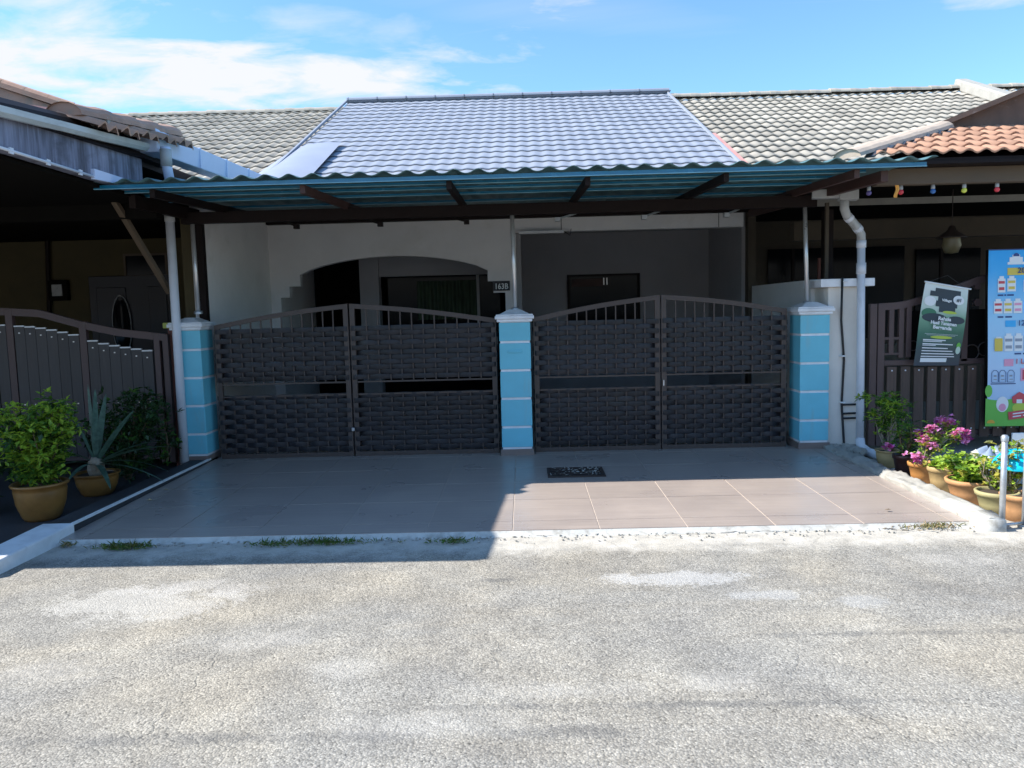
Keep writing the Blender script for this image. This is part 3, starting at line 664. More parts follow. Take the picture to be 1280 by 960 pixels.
part('lintel_joint', MB().box(.52, .528, AY-.008, AY-.003, 2.585, 2.80), 'dark_inside', hs); part('lintel_joint', MB().box(2.60, 2.606, AY-.008, AY-.003, 2.585, 2.80), 'dark_inside', hs)
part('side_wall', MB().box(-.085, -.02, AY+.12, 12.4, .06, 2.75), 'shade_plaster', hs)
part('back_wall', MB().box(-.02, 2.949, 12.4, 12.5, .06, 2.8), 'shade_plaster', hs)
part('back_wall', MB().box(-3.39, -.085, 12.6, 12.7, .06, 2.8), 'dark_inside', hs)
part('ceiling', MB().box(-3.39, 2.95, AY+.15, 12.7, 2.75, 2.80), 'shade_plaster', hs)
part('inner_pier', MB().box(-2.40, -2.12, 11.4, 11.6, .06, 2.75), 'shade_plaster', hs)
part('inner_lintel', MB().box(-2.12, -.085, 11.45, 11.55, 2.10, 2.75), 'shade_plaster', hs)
# sliding window behind the arch
wn = part('window', MB().box(-2.05, -.35, 11.75, 11.78, .9, 2.12), 'glass_dark', hs)
part('curtain', MB().grid(lambda u, v: (-1.60+.9*u, 11.70+.02*math.sin(u*50), 1.45+.58*v), 60, 4), 'curtain_green', wn, smooth=True)
part('frame', MB().box(-.70, -.66, 11.68, 11.76, .9, 2.12), 'pvc_old', wn)
# red brown window of the open porch
w0 = at(712, 346, Y=12.38); w1 = at(797, 400, Y=12.38)
wn = part('window', MB().box(w0.x, w1.x, 12.375, 12.398, 1.1, w0.z), 'glass_dark', hs)
part('frame', MB().box(w0.x-.04, w1.x+.04, 12.36, 12.385, w0.z, w0.z+.03), 'dark_timber', wn)
part('frame', MB().box(w0.x-.04, w0.x, 12.36, 12.385, 1.1, w0.z), 'dark_timber', wn)
part('frame', MB().box(w1.x, w1.x+.04, 12.36, 12.385, 1.1, w0.z), 'dark_timber', wn)
part('red_blind', MB().box(w0.x+.03, w0.x+.52, 12.35, 12.37, w0.z-.16, w0.z-.04), 'rust_timber', wn)
for q in (0, .05): part('handle', MB().box(w0.x+.53+q, w0.x+.545+q, 12.34, 12.37, w0.z-.14, w0.z-.03), 'steel', wn)
# tube light under the lintel
a = at(648, 291, Y=10.25); b = at(705, 289, Y=10.25)
lt = part('tube_light', MB().box(a.x, b.x, 10.22, 10.27, a.z-.02, a.z+.02), 'white_paint', hs, bevel=.006)
part('wire', MB().tube([(b.x, 10.25, b.z), (b.x+.08, 10.3, b.z-.05), (b.x+.1, 10.36, b.z+.04)], .004, 6), 'black_rubber', lt)
# number plate
npt = thing('house_number_plate', at(626, 357, Y=10.38), 'small black plate with house number 163B, on the wall above the middle pillar', 'number plate')
a = at(616, 351.5, Y=10.385); b = at(637.5, 363, Y=10.385)
part('plate', MB().box(a.x, b.x, 10.37, 10.392, b.z, a.z), 'plate_black', npt, bevel=.002)
text('lettering', '163B', .105, ((a.x+b.x)/2, 10.367, b.z+.022), (R_(90), 0, 0), 'print_white', npt, bold=.002, sx_=.85)

# metal tile roof, course by course
rf = part('roof', MB().hexa([(-3.35, 9.6, 2.86), (2.88, 9.6, 2.86), (2.88, 15.6, 5.60), (-3.35, 15.6, 5.60), (-3.35, 9.6, 2.99), (2.88, 9.6, 2.99), (2.88, 15.6, 5.69), (-3.35, 15.6, 5.69)]), 'metal_flash', hs)
RX0, RX1 = -3.36, 2.89; nw = 34; ncs = 20; wlr = (RX1-RX0)/nw
cm = MB(); dy = 5.9/ncs; sk = .449
def course(u, v):
    X = u*(RX1-RX0); ph = X/wlr % 1; w_ = (.5-.5*math.cos(2*math.pi*ph))
    w2 = w_**.8*.011 + .003*math.sin(2*math.pi*ph)
    if v < .01: return (X, -.002, w2+.007)          # lip of the step
    vv = (v-.2)/.8
    return (X, vv*dy, w2 + .014*(1-vv) + vv*dy*sk + .004 - .006*vv)
cm.grid(course, nw*8, 5); cmm = cm.mesh('roof_course', 'metal_roof', smooth=False)
import bmesh
for p in cmm.polygons: p.use_smooth = abs(p.normal.y) < .8
for k in range(ncs):
    Y = 9.7+dy*k; o = inst('roof_course', cmm, rf, (RX0, Y, plane_z(Y)))
rc = MB().box(0, .62, -.10, .10, 0, .008); rc.tube([(0, 0, .02), (.60, 0, .02)], .055, 12); rc.tube([(-.012, 0, .02), (.012, 0, .02)], .062, 12); rcm = rc.mesh('ridge_cap', 'metal_roof')
for k in range(11):
    if RX0+.57*k+.6 <= RX1+.1: inst('ridge_cap', rcm, rf, (RX0+.57*k, 15.6, plane_z(15.6)+.035))
part('verge_trim', MB().beam((-3.39, 9.7, plane_z(9.7)+.04), (-3.39, 15.6, plane_z(15.6)+.04), .03, .04), 'metal_roof', rf)
part('verge_trim', MB().beam((2.90, 9.7, plane_z(9.7)+.035), (2.90, 15.6, plane_z(15.6)+.035), .025, .04), 'metal_roof', rf)
# wide flashing sheet at the left foot of the roof
f0 = at(395, 181, Y=12.0)
fl = MB(); Yt = 12.05
def flf(u, v):
    Y = 9.7+(Yt-9.7)*v; X = -3.72+.25*v+(.98-.23*v)*u
    return (X, Y, plane_z(Y)+.075+.05*math.sin(math.pi*u)*(1-v*.7)-(.09*(1-u)**3))
fl.grid(flf, 12, 10); part('flashing_sheet', fl, 'metal_flash', rf, smooth=True)

# ================================================================== clay / concrete tile roofs
def tile_mesh(name, mt, w, l, rolls=2, amp=.026, t=.018, seg=6):
    mb = MB(); nseg = seg*rolls
    def P(i, y):
        u = i/nseg; X = u*w; z = amp*(.5-.5*math.cos(2*math.pi*u*rolls))
        return X, z
    n0 = 0
    for i in range(nseg+1):
        X, z = P(i, 0)
        mb.v += [(X, 0, z+.021-.014), (X, 0, z+.021), (X, l*1.06, z-.003)]
    for i in range(nseg):
        a, b = i*3, (i+1)*3
        mb.q(a, b, b+1, a+1); mb.q(a+1, b+1, b+2, a+2)
    me = mb.mesh(name, mt); 
    for p in me.polygons: p.use_smooth = abs(p.normal.y) < .8
    return me
def lay_tiles(parent, me, x0, x1, y0, z0, slope, w, l, nrow, keep=lambda X, Y: True, maxn=300, name='roof_tile', yaw=0., org=None, stuffmt=None):
    """courses of tiles climbing in +y from (y0,z0); yaw turns the whole roof about org. The nearest maxn are parts, the rest one joined part."""
    a = math.atan(slope); spots = []
    for r in range(nrow):
        Y = y0+r*l*math.cos(a); Z = z0+r*l*math.sin(a); n = round((x1-x0)/w)
        for c in range(n):
            X = x0+c*w
            if keep(X+w/2, Y): spots.append((X, Y, Z))
    vis = sorted(spots, key=lambda s: s[1]**2+s[0]**2)
    rest = vis[maxn:]
    for (X, Y, Z) in vis[:maxn]:
        p = Vector((X, Y, Z)); rz = 0.
        if yaw:
            p = Matrix.Rotation(yaw, 3, 'Z') @ p + Vector(org)
        o = bpy.data.objects.new(name, me); link(o, parent, p); o.rotation_euler = (a+random.uniform(-.006, .006), random.uniform(-.008, .008), yaw)
    if rest:
        V = np.array([v.co[:] for v in me.vertices]); Fc = [tuple(p.vertices) for p in me.polygons]; vs = []; fs = []
        ca, sa = math.cos(a), math.sin(a)
        for (X, Y, Z) in rest:
            n0 = len(vs)
            for v in V:
                p = Vector((X+v[0], Y+v[1]*ca-v[2]*sa, Z+v[1]*sa+v[2]*ca))
                if yaw: p = Matrix.Rotation(yaw, 3, 'Z') @ p + Vector(org)
                vs.append(tuple(p))
            fs += [tuple(n0+i for i in f) for f in Fc]
        mb = MB(); mb.v = vs; mb.f = fs; mb.m = [0]*len(fs)
        tag(part('distant_roof_tile', mb, me.materials[0].name, parent), kind='stuff')
gt = tile_mesh('roof_tile', 'grey_roof_tile', .36, .33)
rt = tile_mesh('roof_tile', 'terracotta_roof', .30, .33, 2, .034, .022)
ot = tile_mesh('roof_tile', 'old_terracotta', .30, .33, 2, .040, .022)
def ridge_tile(name, mt, l=.38, r=.10):
    mb = MB(); 
    def fn(u, v):
        t = math.pi*u; rr = r*(1.1 if v < .3 else 1.0); vv = v if v < .25 else v
        return (vv*l, -rr*math.cos(t), rr*math.sin(t)*.75-.02)
    mb.grid(fn, 8, 4)
    mb.grid(lambda u, v: (0, -r*1.1*math.cos(math.pi*u)*(1-.2*v), (r*1.1*math.sin(math.pi*u)*.75-.02)*(1-.25*v)), 8, 1)
    for e in (l*.96, .01):
        n0 = len(mb.v); mb.v += [(e, -r*math.cos(math.pi*k/8), r*math.sin(math.pi*k/8)*.74-.02) for k in range(9)]; mb.q(*range(n0, n0+9))
    return mb.mesh(name, mt)
# right neighbour's main roof
rh = thing('terrace_house', (6.5, 12, 0), 'brown terrace house on the right with terracotta porch roof and coloured bulbs', 'house', 'terrace houses')
LZ = plane_z(9.7)-.10
rr = part('roof', MB().hexa([(2.93, 9.6, 2.72), (13.5, 9.6, 2.72), (13.5, 15.6, 5.42), (2.93, 15.6, 5.42), (2.93, 9.6, 2.865), (13.5, 9.6, 2.865), (13.5, 15.6, 5.562), (2.93, 15.6, 5.562)]), 'cement', rh)
lay_tiles(rr, gt, 2.95, 2.95+.36*26, 9.7, LZ-.02, .449, .36, .33, 20, keep=lambda X, Y: Y > 9.9 and X < Y*.74 and not (X > 3.4+(Y-7)*1.0 and Y < 10.5))
rgm = ridge_tile('ridge_tile', 'grey_roof_tile', .40, .11)
for k in range(24): inst('ridge_tile', rgm, rr, (2.95+.385*k, 15.58, plane_z(15.6)-.075+random.uniform(-.008, .008)), (0, 0, 0))
pw_ = MB(); pw_.beam((8.62, 9.7, LZ+.10), (8.62, 15.7, LZ+.10+6.0*.449), .24, .20); part('parapet', pw_, 'cement', rr, bevel=.03)
vm = MB().beam((2.98, 10.4, LZ+.42), (2.98, 12.2, LZ+.10+2.5*.449), .05, .04)
part('red_verge', vm, 'pink_sheet', rr)
# left neighbour's main roof
lh = thing('terrace_house', (-6.5, 12, 0), 'dark olive terrace house on the left with weathered terracotta porch roof and stained fascia', 'house', 'terrace houses')
lr = part('roof', MB().hexa([(-13.5, 9.6, 2.72), (-3.43, 9.6, 2.72), (-3.43, 15.6, 5.40), (-13.5, 15.6, 5.40), (-13.5, 9.6, 2.845), (-3.43, 9.6, 2.845), (-3.43, 15.6, 5.542), (-13.5, 15.6, 5.542)]), 'cement', lh)
lay_tiles(lr, gt, -3.42-.36*18, -3.42, 9.7, LZ-.04, .449, .36, .33, 20, keep=lambda X, Y: Y > 9.9 and X > -Y*.62)
for k in range(17): inst('ridge_tile', rgm, lr, (-3.82-.385*k, 15.58, plane_z(15.6)-.13+random.uniform(-.008, .008)), (0, 0, 0))

# ------------------------------------------------------------------ left neighbour, porch
EX = -3.36; Yb, Yf = 7.06, 4.42
ft = lambda Y: 2.93+(Y-5.0)*.088
part('fascia_wall', MB().hexa([(EX-.08, Yf+.08, 2.675), (EX, Yf+.08, 2.675), (EX, Yb-.1, 2.675), (EX-.08, Yb-.1, 2.675), (EX-.08, Yf+.08, ft(Yf)), (EX, Yf+.08, ft(Yf)), (EX, Yb-.1, ft(Yb)), (EX-.08, Yb-.1, ft(Yb))]), 'stained_fascia', lh)
pr = part('porch_roof', MB().hexa([(-9.5, Yf, 2.86), (EX+.05, Yf, 2.86), (EX+.05, Yb, 2.98), (-9.5, Yb, 2.98), (-9.5, Yf, 2.92), (EX-.1, Yf, 2.93), (EX-.1, Yb, 3.12), (-9.5, Yb, 3.1)]), 'dark_timber', lh)
part('ridge_light_block', MB().hexa([(EX-.55, Yf, 2.9), (EX+.02, Yf, 2.9), (EX+.02, 7.5, 3.0), (EX-.55, 7.5, 3.0), (EX-.55, Yf, 3.0), (EX-.08, Yf, 2.97), (EX-.08, 7.5, 3.27), (EX-.55, 7.5, 3.2)]), 'dark_timber', pr)  # filler added under the ridge tiles to stop sunlight leaking through
hrm = ridge_tile('ridge_tile', 'old_terracotta', .43, .10)
c0 = at(207, 168, Y=7.42); c1 = at(76, 139, Y=5.95); dd = (c1-c0); n = 4
cdir = dd.normalized(); q = cdir.to_track_quat('X', 'Z')
for k in range(n):
    p = c0+dd*(k/(n+.3)); o = inst('ridge_tile', hrm, pr, p, q.to_euler(), (1.0, 1.55, 1.35))
# the course of roll tiles between that ridge and the gutter
tq = Vector((.93, 0, -.36))
for k in range(5):
    p = c1-dd*(k/5.0)+Vector((.27, .0, -.135)); 
    o = inst('roof_tile', ot, pr, p, (math.atan(.40), 0, R_(90)), (1.0, 1, 1.3))
# mortar bed under the hip ridge
mb = MB()
for k in range(27):
    p = c0+cdir*(.045*k)+Vector((random.uniform(.02, .12), random.uniform(-.02, .02), -.05)); s_ = random.uniform(.02, .045)
    mb.box(p.x-s_, p.x+s_, p.y-s_, p.y+s_, p.z-.03, p.z+.04, None)
part('mortar', mb, 'cement', pr)
# gutters
gp_ = [(Yf+.02, ft(Yf)-.045), (5.6, ft(5.6)-.045), (6.3, ft(6.3)-.045), (Yb-.05, ft(Yb)-.045)]
for (ya, za), (yb, zb_) in zip(gp_[:-1], gp_[1:]):
    g = MB()
    prof = [(0, .045), (.0, .0), (.03, -.045), (.09, -.05), (.125, -.01), (.13, .05), (.118, .05), (.112, 0), (.085, -.035), (.035, -.03), (.015, .0)]
    g.grid(lambda u, v: (EX+.005+prof[round(u*10)][0]*.68, ya+(yb-ya+.02)*v, za+.012+(zb_-za)*v+prof[round(u*10)][1]*.65), 10, 2)
    part('gutter', g, 'gutter_grey', lh)
part('conduit', MB().tube([(EX+.012, 4.5, 2.682), (EX+.012, 6.15, 2.682)], .011, 8), 'pvc', lh, smooth=True)
cl_ = MB().box(-.006, .006, -.02, .02, -.02, .02).mesh('clip', 'pvc')
for Y in (5.15, 5.55, 5.95): inst('clip', cl_, lh, (EX+.014, Y, 2.682))
part('white_trim', MB().hexa([(EX+.0, 6.12, 2.66), (EX+.03, 6.12, 2.66), (EX+.03, 7.0, 2.71), (EX, 7.0, 2.71), (EX, 6.12, 2.74), (EX+.03, 6.12, 2.74), (EX+.03, 7.0, 2.745), (EX, 7.0, 2.745)]), 'gutter_shaded_white', lh)
# white box gutter beyond in its bluish shade tone, in four lengths with joint straps
ya, yb = 7.02, 10.0
zg = lambda Y: 3.10+(Y-7.0)*.035
part('gutter_head', MB().box(EX-.02, EX+.16, 6.94, 7.2, 3.03, 3.235), 'gutter_shaded_white', lh, bevel=.012)
for k in range(4):
    A = 7.2+.7*k; B = A+.69; part('box_gutter', MB().hexa([(EX-.04, A, zg(A)-.07), (EX+.13, A, zg(A)-.07), (EX+.13, B, zg(B)-.07), (EX-.04, B, zg(B)-.07), (EX-.04, A, zg(A)+.12), (EX+.15, A, zg(A)+.12), (EX+.15, B, zg(B)+.12), (EX-.04, B, zg(B)+.12)]), 'gutter_shaded_white', lh, bevel=.008)
    part('gutter_strap', MB().box(EX-.045, EX+.157, A-.018, A+.012, zg(A)-.076, zg(A)+.128), 'gutter_shaded_white', lh, bevel=.004)
part('downpipe', MB().tube([(-3.135, 6.95, 3.07), (-3.135, 6.95, 2.93), (-3.12, 6.98, 2.72)], .042, 16), 'gutter_shaded_white', lh, smooth=True)
part('coupling', MB().tube([(-3.135, 6.95, 3.05), (-3.135, 6.95, 2.90)], .049, 16), 'pvc_old', lh, smooth=True)
# flat roof slab behind the porch, under that box gutter, closes the ceiling
part('flat_roof', MB().box(-9.5, EX-.09, 7.08, 10.5, 2.95, 3.05), 'dark_timber', lh)
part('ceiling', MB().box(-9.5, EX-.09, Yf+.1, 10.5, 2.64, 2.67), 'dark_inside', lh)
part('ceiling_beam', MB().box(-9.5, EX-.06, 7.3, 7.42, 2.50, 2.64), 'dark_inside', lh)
part('end_fascia', MB().box(-9.5, EX-.085, 7.02, 7.075, 2.68, 3.0), 'dark_timber', lh)
# gable beyond with orange wall and tile verge
g0, g1 = at(-60, 89, Y=9), at(86, 137, Y=9)
gy = 9.0
part('gable_wall', MB().prism([(g0.x, 3.0), (g1.x+.4, 3.0), (g1.x+.1, g1.z-.07), (g0.x, g0.z-.02)], gy-.3, gy+.1), 'old_terracotta', lh)
part('gable_verge', MB().beam((g0.x, gy-.1, g0.z+.0), (g1.x+.15, gy-.1, g1.z-.05), .5, .05), 'old_terracotta', lh)
vt = MB().tube([(0, 0, 0), (.28, 0, 0)], .045, 8).mesh('verge_tile', 'old_terracotta'); vd = Vector((g1.x-g0.x, 0, g1.z-g0.z)); nv = int(vd.length/.27); va = math.atan2(-vd.z, vd.x)
for k in range(nv+1): inst('verge_tile', vt, lh, Vector((g0.x, gy-.3, g0.z+.03))+vd.normalized()*.27*k, (0, va, 0))
pk = at(10, 127, Y=6.9); pk2 = at(82, 137, Y=6.9)
part('pink_flashing', MB().hexa([(pk.x, 6.9, pk.z-.25), (pk2.x+.05, 6.9, pk2.z-.12), (pk2.x, 7.3, pk2.z-.1), (pk.x, 7.3, pk.z-.2), (pk.x, 6.9, pk.z), (pk2.x, 6.9, pk2.z), (pk2.x, 7.3, pk2.z+.02), (pk.x, 7.3, pk.z+.05)]), 'pink_sheet', lh)
# back wall with door, transom, lamp box
part('wall', MB().box(-9.5, -3.53, 10.42, 10.55, 0, 2.95), 'olive_wall', lh)
part('party_wall', MB().box(-3.64, -3.53, 8.3, 10.42, 0, 2.95), 'olive_wall', lh)
part('end_wall', MB().box(-9.6, -9.5, 5.2, 10.5, 0, 2.64), 'olive_wall', lh)
d0 = at(112, 346, Y=10.4)
dr = part('door', MB().box(d0.x, d0.x+1.15, 10.36, 10.42, .02, d0.z), 'door_wood', lh, bevel=.006)
for (u0, u1, z0, z1) in ((.10, .50, .25, .95), (.62, 1.05, .25, .95), (.10, .50, 1.1, 2.0), (.80, 1.05, 1.1, 2.0)):
    part('door_panel', MB().box(d0.x+u0, d0.x+u1, 10.345, 10.36, z0, z1), 'door_wood', dr, bevel=.01)
gl0 = at(152, 402, Y=10.33)
ov = MB(); ov.lathe([(0, 0), (.10, .0), (.105, .01), (.12, .012)], (0, 0, 0), 28)
ovm = ov.mesh('oval_pane', 'glass_dark'); o = inst('oval_pane', ovm, dr, (gl0.x, 10.34, gl0.z-.05), (R_(90), 0, 0), (1.0, 3.1, 1)); o.data.polygons.foreach_set('use_smooth', [True]*len(ovm.polygons))
part('oval_trim', MB().tube([(gl0.x+.125*math.cos(t*math.pi/12), 10.335, gl0.z-.05+.40*math.sin(t*math.pi/12)) for t in range(25)], .008, 6), 'pvc_old', dr, smooth=True)
a = at(156, 320, Y=10.36); b = at(207, 343, Y=10.36)
wn = part('transom_window', MB().box(a.x, b.x, 10.38, 10.415, b.z, a.z), 'glass_dark', lh)
fm = MB(); fm.box(a.x-.03, b.x+.03, 10.365, 10.385, a.z, a.z+.03); fm.box(a.x-.03, b.x+.03, 10.365, 10.385, b.z-.03, b.z); fm.box(a.x-.03, a.x, 10.365, 10.385, b.z, a.z); fm.box(b.x, b.x+.03, 10.365, 10.385, b.z, a.z)
part('frame', fm, 'beam_brown', wn)
a = at(68, 356, Y=10.4); b = at(82, 370, Y=10.4)
mb = part('meter_box', MB().box(a.x-.06, b.x+.06, 10.34, 10.42, b.z-.06, a.z+.06), 'dark_inside', lh, bevel=.01)
part('dial', MB().box(a.x, b.x, 10.325, 10.34, b.z, a.z), 'pvc_old', mb, bevel=.006)
part('wall_pipe', MB().tube([at(58, 262, Y=10.38), at(62, 400, Y=10.38)], .03, 8), 'dark_timber', lh)
for (a, b, Y) in (((0, 228), (100, 225), 8.5), ((10, 241), (112, 237), 8.5)): part('ceiling_rod', MB().tube([at(*a, Y=Y), at(*b, Y=Y)], .010, 6), 'pvc_old', lh)
# diagonal brace
part('brace', MB().beam(at(132, 233, Y=7.1), at(212, 366, Y=7.95), .055, .045), 'beam_brown', lh, bevel=.004)
# left downpipe
dl = thing('downpipe', (-3.53, 7.9, 0), 'white rain downpipe beside the left turquoise pillar', 'downpipe')
part('pipe', MB().tube([(-3.53, 7.82, 2.70), (-3.54, 7.82, .06)], .043, 18), 'pvc', dl, smooth=True)
part('coupling', MB().tube([(-3.531, 7.82, 2.60), (-3.531, 7.82, 2.53)], .050, 18), 'pvc_old', dl, smooth=True)
# ------------------------------------------------------------------ left neighbour's gate
NY = 7.95
ng = thing('neighbour_gate', (-4.6, NY, 0), 'brown curved top gate of grey planks at the left house, behind the potted plants', 'gate')
gxs = [-7.2, -5.30, -4.52, -3.80]
def gtop(X):
    pts = [(-7.2, 1.70), (-5.4, 1.715), (-5.0, 1.685), (-4.57, 1.555), (-4.2, 1.47), (-3.70, 1.405)]
    for (a, za), (b, zb_) in zip(pts[:-1], pts[1:]):
        if X <= b: return za+(zb_-za)*(X-a)/(b-a)
    return pts[-1][1]
tr = MB(); n = 40
for k in range(n):
    A = -7.2+3.5*k/n; B = -7.2+3.5*(k+1)/n
    tr.hexa([(A, NY-.025, gtop(A)-.075), (B, NY-.025, gtop(B)-.075), (B, NY+.025, gtop(B)-.075), (A, NY+.025, gtop(A)-.075), (A, NY-.025, gtop(A)), (B, NY-.025, gtop(B)), (B, NY+.025, gtop(B)), (A, NY+.025, gtop(A))])
part('top_rail', tr, 'neighbour_gate', ng)
for X in (-6.3, -5.36, -4.60, -3.83, -3.74): part('stile', MB().box(X, X+(.075 if X < -3.9 else .06), NY-.028, NY+.028, .06, gtop(X)-.01), 'neighbour_gate', ng, bevel=.004)
part('bottom_rail', MB().box(-7.2, -3.75, NY-.02, NY+.02, .10, .16), 'neighbour_gate', ng)
part('middle_rail', MB().box(-7.2, -3.75, NY-.016, NY+.016, .60, .64), 'neighbour_gate', ng)
def planks(xs, z_at):
    for X in xs:
        zt = z_at(X)
        o = part('plank', MB().box(X, X+.110, NY-.034, NY-.018, .14, zt), 'plank_grey', ng, bevel=.003)
        part('plank_cap', MB().box(X, X+.110, NY-.037, NY-.015, zt, zt+.014), 'galvanised', o)
        for z in (zt-.07, .70): part('screw', MB().lathe([(0, .006), (.007, .004), (.008, 0)], (0, 0, 0), 8), 'steel', o) if False else part('screw', MB().box(X+.047, X+.061, NY-.040, NY-.034, z, z+.012), 'steel', o)
planks([-5.27+.112*k for k in range(6)], lambda X: 1.515-.115*((X+5.27)/.56)**1.5*.9)
planks([-4.515+.112*k for k in range(6)], lambda X: 1.345-.115*((X+4.515)/.56)**.8)
planks([-6.2+.122*k for k in range(7)], lambda X: 1.53)
gp2 = thing('gate_post', (-3.67, 8.0, 0), 'narrow dark red post with lime yellow cap, left of the white downpipe', 'gate post')
part('shaft', MB().box(-3.70, -3.60, 7.98, 8.12, 0, 1.46), 'red_brown', gp2); part('cap', MB().box(-3.74, -3.585, 7.95, 8.15, 1.46, 1.52), 'lime_cap', gp2, bevel=.01)

# ================================================================== right side
bw = thing('boundary_wall', (3.1, 9, 0), 'low plastered boundary wall with white topped beige end pillar, right of the gates', 'wall')
part('wall', MB().box(3.05, 3.17, 8.30, 12.4, 0, 1.80), 'plaster', bw)
part('pillar', MB().box(3.092, 3.43, 7.93, 8.30, 0, 1.71), 'beige_plaster', bw, bevel=.01)
part('cap', MB().box(2.99, 3.53, 7.86, 8.36, 1.71, 1.79), 'cap_paint', bw, bevel=.006)
cb = MB().tube([at(1053, 347, Y=7.84), at(1051.5, 400, Y=7.915), at(1055, 450, Y=7.915), at(1052, 505, Y=7.915), at(1055, 556, Y=7.915), at(1070, 575, Y=7.5)], .012, 8)
cb_o = part('cable', cb, 'black_rubber', bw, smooth=True)
for py in (352, 445, 503): p = at(1053.5, py, Y=7.9); part('cable_clip', MB().box(p.x-.022, p.x+.022, 7.885 if py > 400 else 7.835, 7.93, p.z-.007, p.z+.007), 'white_paint', cb_o)
for py in (506, 517, 523): p = at(1058, py, Y=7.9); part('hose_band', MB().tube([(p.x-.04, 7.91, p.z), (p.x+.10, 7.90, p.z+.003)], .010, 8), 'black_rubber', cb_o)
# broken mortar at the foot
rb = MB()
for k in range(60):
    p = Vector((random.uniform(3.06, 3.36), random.uniform(7.55, 7.92), .08)); s_ = random.uniform(.012, .035); q = Matrix.Translation(p) @ Matrix.Rotation(random.uniform(0, 3), 4, 'Z') @ Matrix.Rotation(random.uniform(-.4, .4), 4, 'X')
    rb.box(-s_, s_, -s_, s_, -s_, s_*.6, q)
tag(part('mortar_rubble', rb, 'cement', None, org=(3.2, 7.7, .07)), 'crumbled grey mortar rubble at the foot of the beige boundary pillar', 'rubble')
# right porch: column, beam, walls
part('column', MB().box(3.0, 3.10, 10.42, 10.6, 0, 2.95), 'taupe_wall', rh)
part('wall', MB().box(3.10, 13, 11.9, 12.0, 0, 2.9), 'taupe_wall', rh)
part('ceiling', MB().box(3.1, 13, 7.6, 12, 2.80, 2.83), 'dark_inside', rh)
fb = part('fascia_beam', MB().box(3.22, 9, 7.18, 7.28, 2.60, 2.745), 'beam_brown', rh, bevel=.006)
part('dark_soffit', MB().box(3.15, 9, 7.0, 7.60, 2.746, 2.771), 'dark_timber', rh)
part('inner_beam', MB().box(3.25, 13, 9.4, 9.55, 2.30, 2.52), 'taupe_wall', rh)
a = at(955, 310, Y=11.88); b = at(1290, 312, Y=11.88)
for (u, v) in ((960, 1130), (1145, 1225)):
    p0 = at(u, 312, Y=11.88); p1 = at(v, 312, Y=11.88); wn = part('window', MB().box(p0.x, p1.x, 11.86, 11.895, 1.0, p0.z), 'glass_dark', rh)
    part('frame', MB().box(p0.x+.35, p0.x+.39, 11.84, 11.862, 1.0, p0.z), 'dark_timber', wn)
part('porch_post', MB().box(3.42, 3.52, 8.9, 9.0, 0, 2.6), 'dark_timber', rh)
part('porch_post', MB().box(3.20, 3.235, 8.3, 8.335, 1.8, 2.6), 'taupe_wall', rh)
part('red_panel', MB().box(3.62, 3.74, 9.6, 9.63, 1.6, 2.1), 'red_brown', rh)
# terracotta porch roof
pz0, py0, ps = 2.815, 6.98, .37
pr2 = part('porch_roof', MB().hexa([(3.15, 7.02, 2.773), (9.4, 7.02, 2.773), (9.4, 8.6, 3.33), (5.05, 8.6, 3.33), (3.15, 7.02, 2.80), (9.4, 7.02, 2.80), (9.4, 8.6, 3.37), (5.05, 8.6, 3.37)]), 'dark_timber', rh)
lay_tiles(pr2, rt, 3.10, 3.10+.30*15, py0, pz0, ps, .30, .29, 5, keep=lambda X, Y: X > 3.12+(Y-7.0)*1.12)
hc = ridge_tile('ridge_tile', 'cement_peach', .46, .085)
c0 = at(1062, 193, Y=7.0); c1 = at(1172, 160, Y=8.25); cdir = (c1-c0).normalized(); q = (-cdir).to_track_quat('X', 'Z')
for k in range(5): inst('ridge_tile', hc, pr2, c0+cdir*(.40*(k+1)), q.to_euler(), (1.0, 1.5, 1.25))
fl2 = MB()
for k in range(7):
    p = c0+cdir*(.28*k+.15)+Vector((.10, -.07, -.03)); s_ = .075
    fl2.box(-s_, s_, -s_*.6, s_*.6, -.006, .006, Matrix.Translation(p) @ Matrix.Rotation(-.35, 4, 'Y') @ Matrix.Rotation(.4, 4, 'X') @ Matrix.Rotation(.75+random.uniform(-.2, .2), 4, 'Z'))
part('valley_flashing', fl2, 'bag_dark', pr2)
# brown boarded gable above
a = at(1172, 162, Y=8.35); b = at(1300, 104, Y=8.35)
gbx = 7.5
part('gable_board', MB().prism([(a.x, a.z-.10), (gbx, a.z-.10), (gbx, b.z+(gbx-b.x)*.36), (b.x, b.z), (a.x, a.z+.01)], 8.35, 8.42), 'brown_board', rh)
part('barge_board', MB().beam((a.x-.05, 8.30, a.z+.02), (gbx, 8.30, b.z+(gbx-b.x)*.36+.03), .16, .05), 'brown_board', rh)
# coloured bulbs on the beam
for i, (px, c) in enumerate(((1086, 'violet'), (1126, 'red'), (1166, 'blue'), (1205, 'yellow'), (1246, 'red'))):
    p = at(px, 242, Y=7.23); p.z = 2.6
    t = thing('festoon_bulb', p, {1086: 'dim violet round bulb nearest the canopy, under the brown beam', 1126: 'red round bulb under the brown beam, left of the blue one', 1166: 'blue round bulb under the brown beam', 1205: 'yellow round bulb under the brown beam', 1246: 'red round bulb under the brown beam, right of the yellow one'}[px], 'bulb', 'coloured bulbs under the brown beam')
    part('socket', MB().lathe([(0, 0), (.016, 0), (.018, -.035), (.014, -.04)], p, 12), 'pvc_old', t, smooth=True)
    part('globe', MB().lathe([(.006, -.036)]+[(.024*math.sin(k*math.pi/8), -.06+.024*math.cos(k*math.pi/8)) for k in range(1, 9)], p, 16), 'bulb_'+c, t, smooth=True)
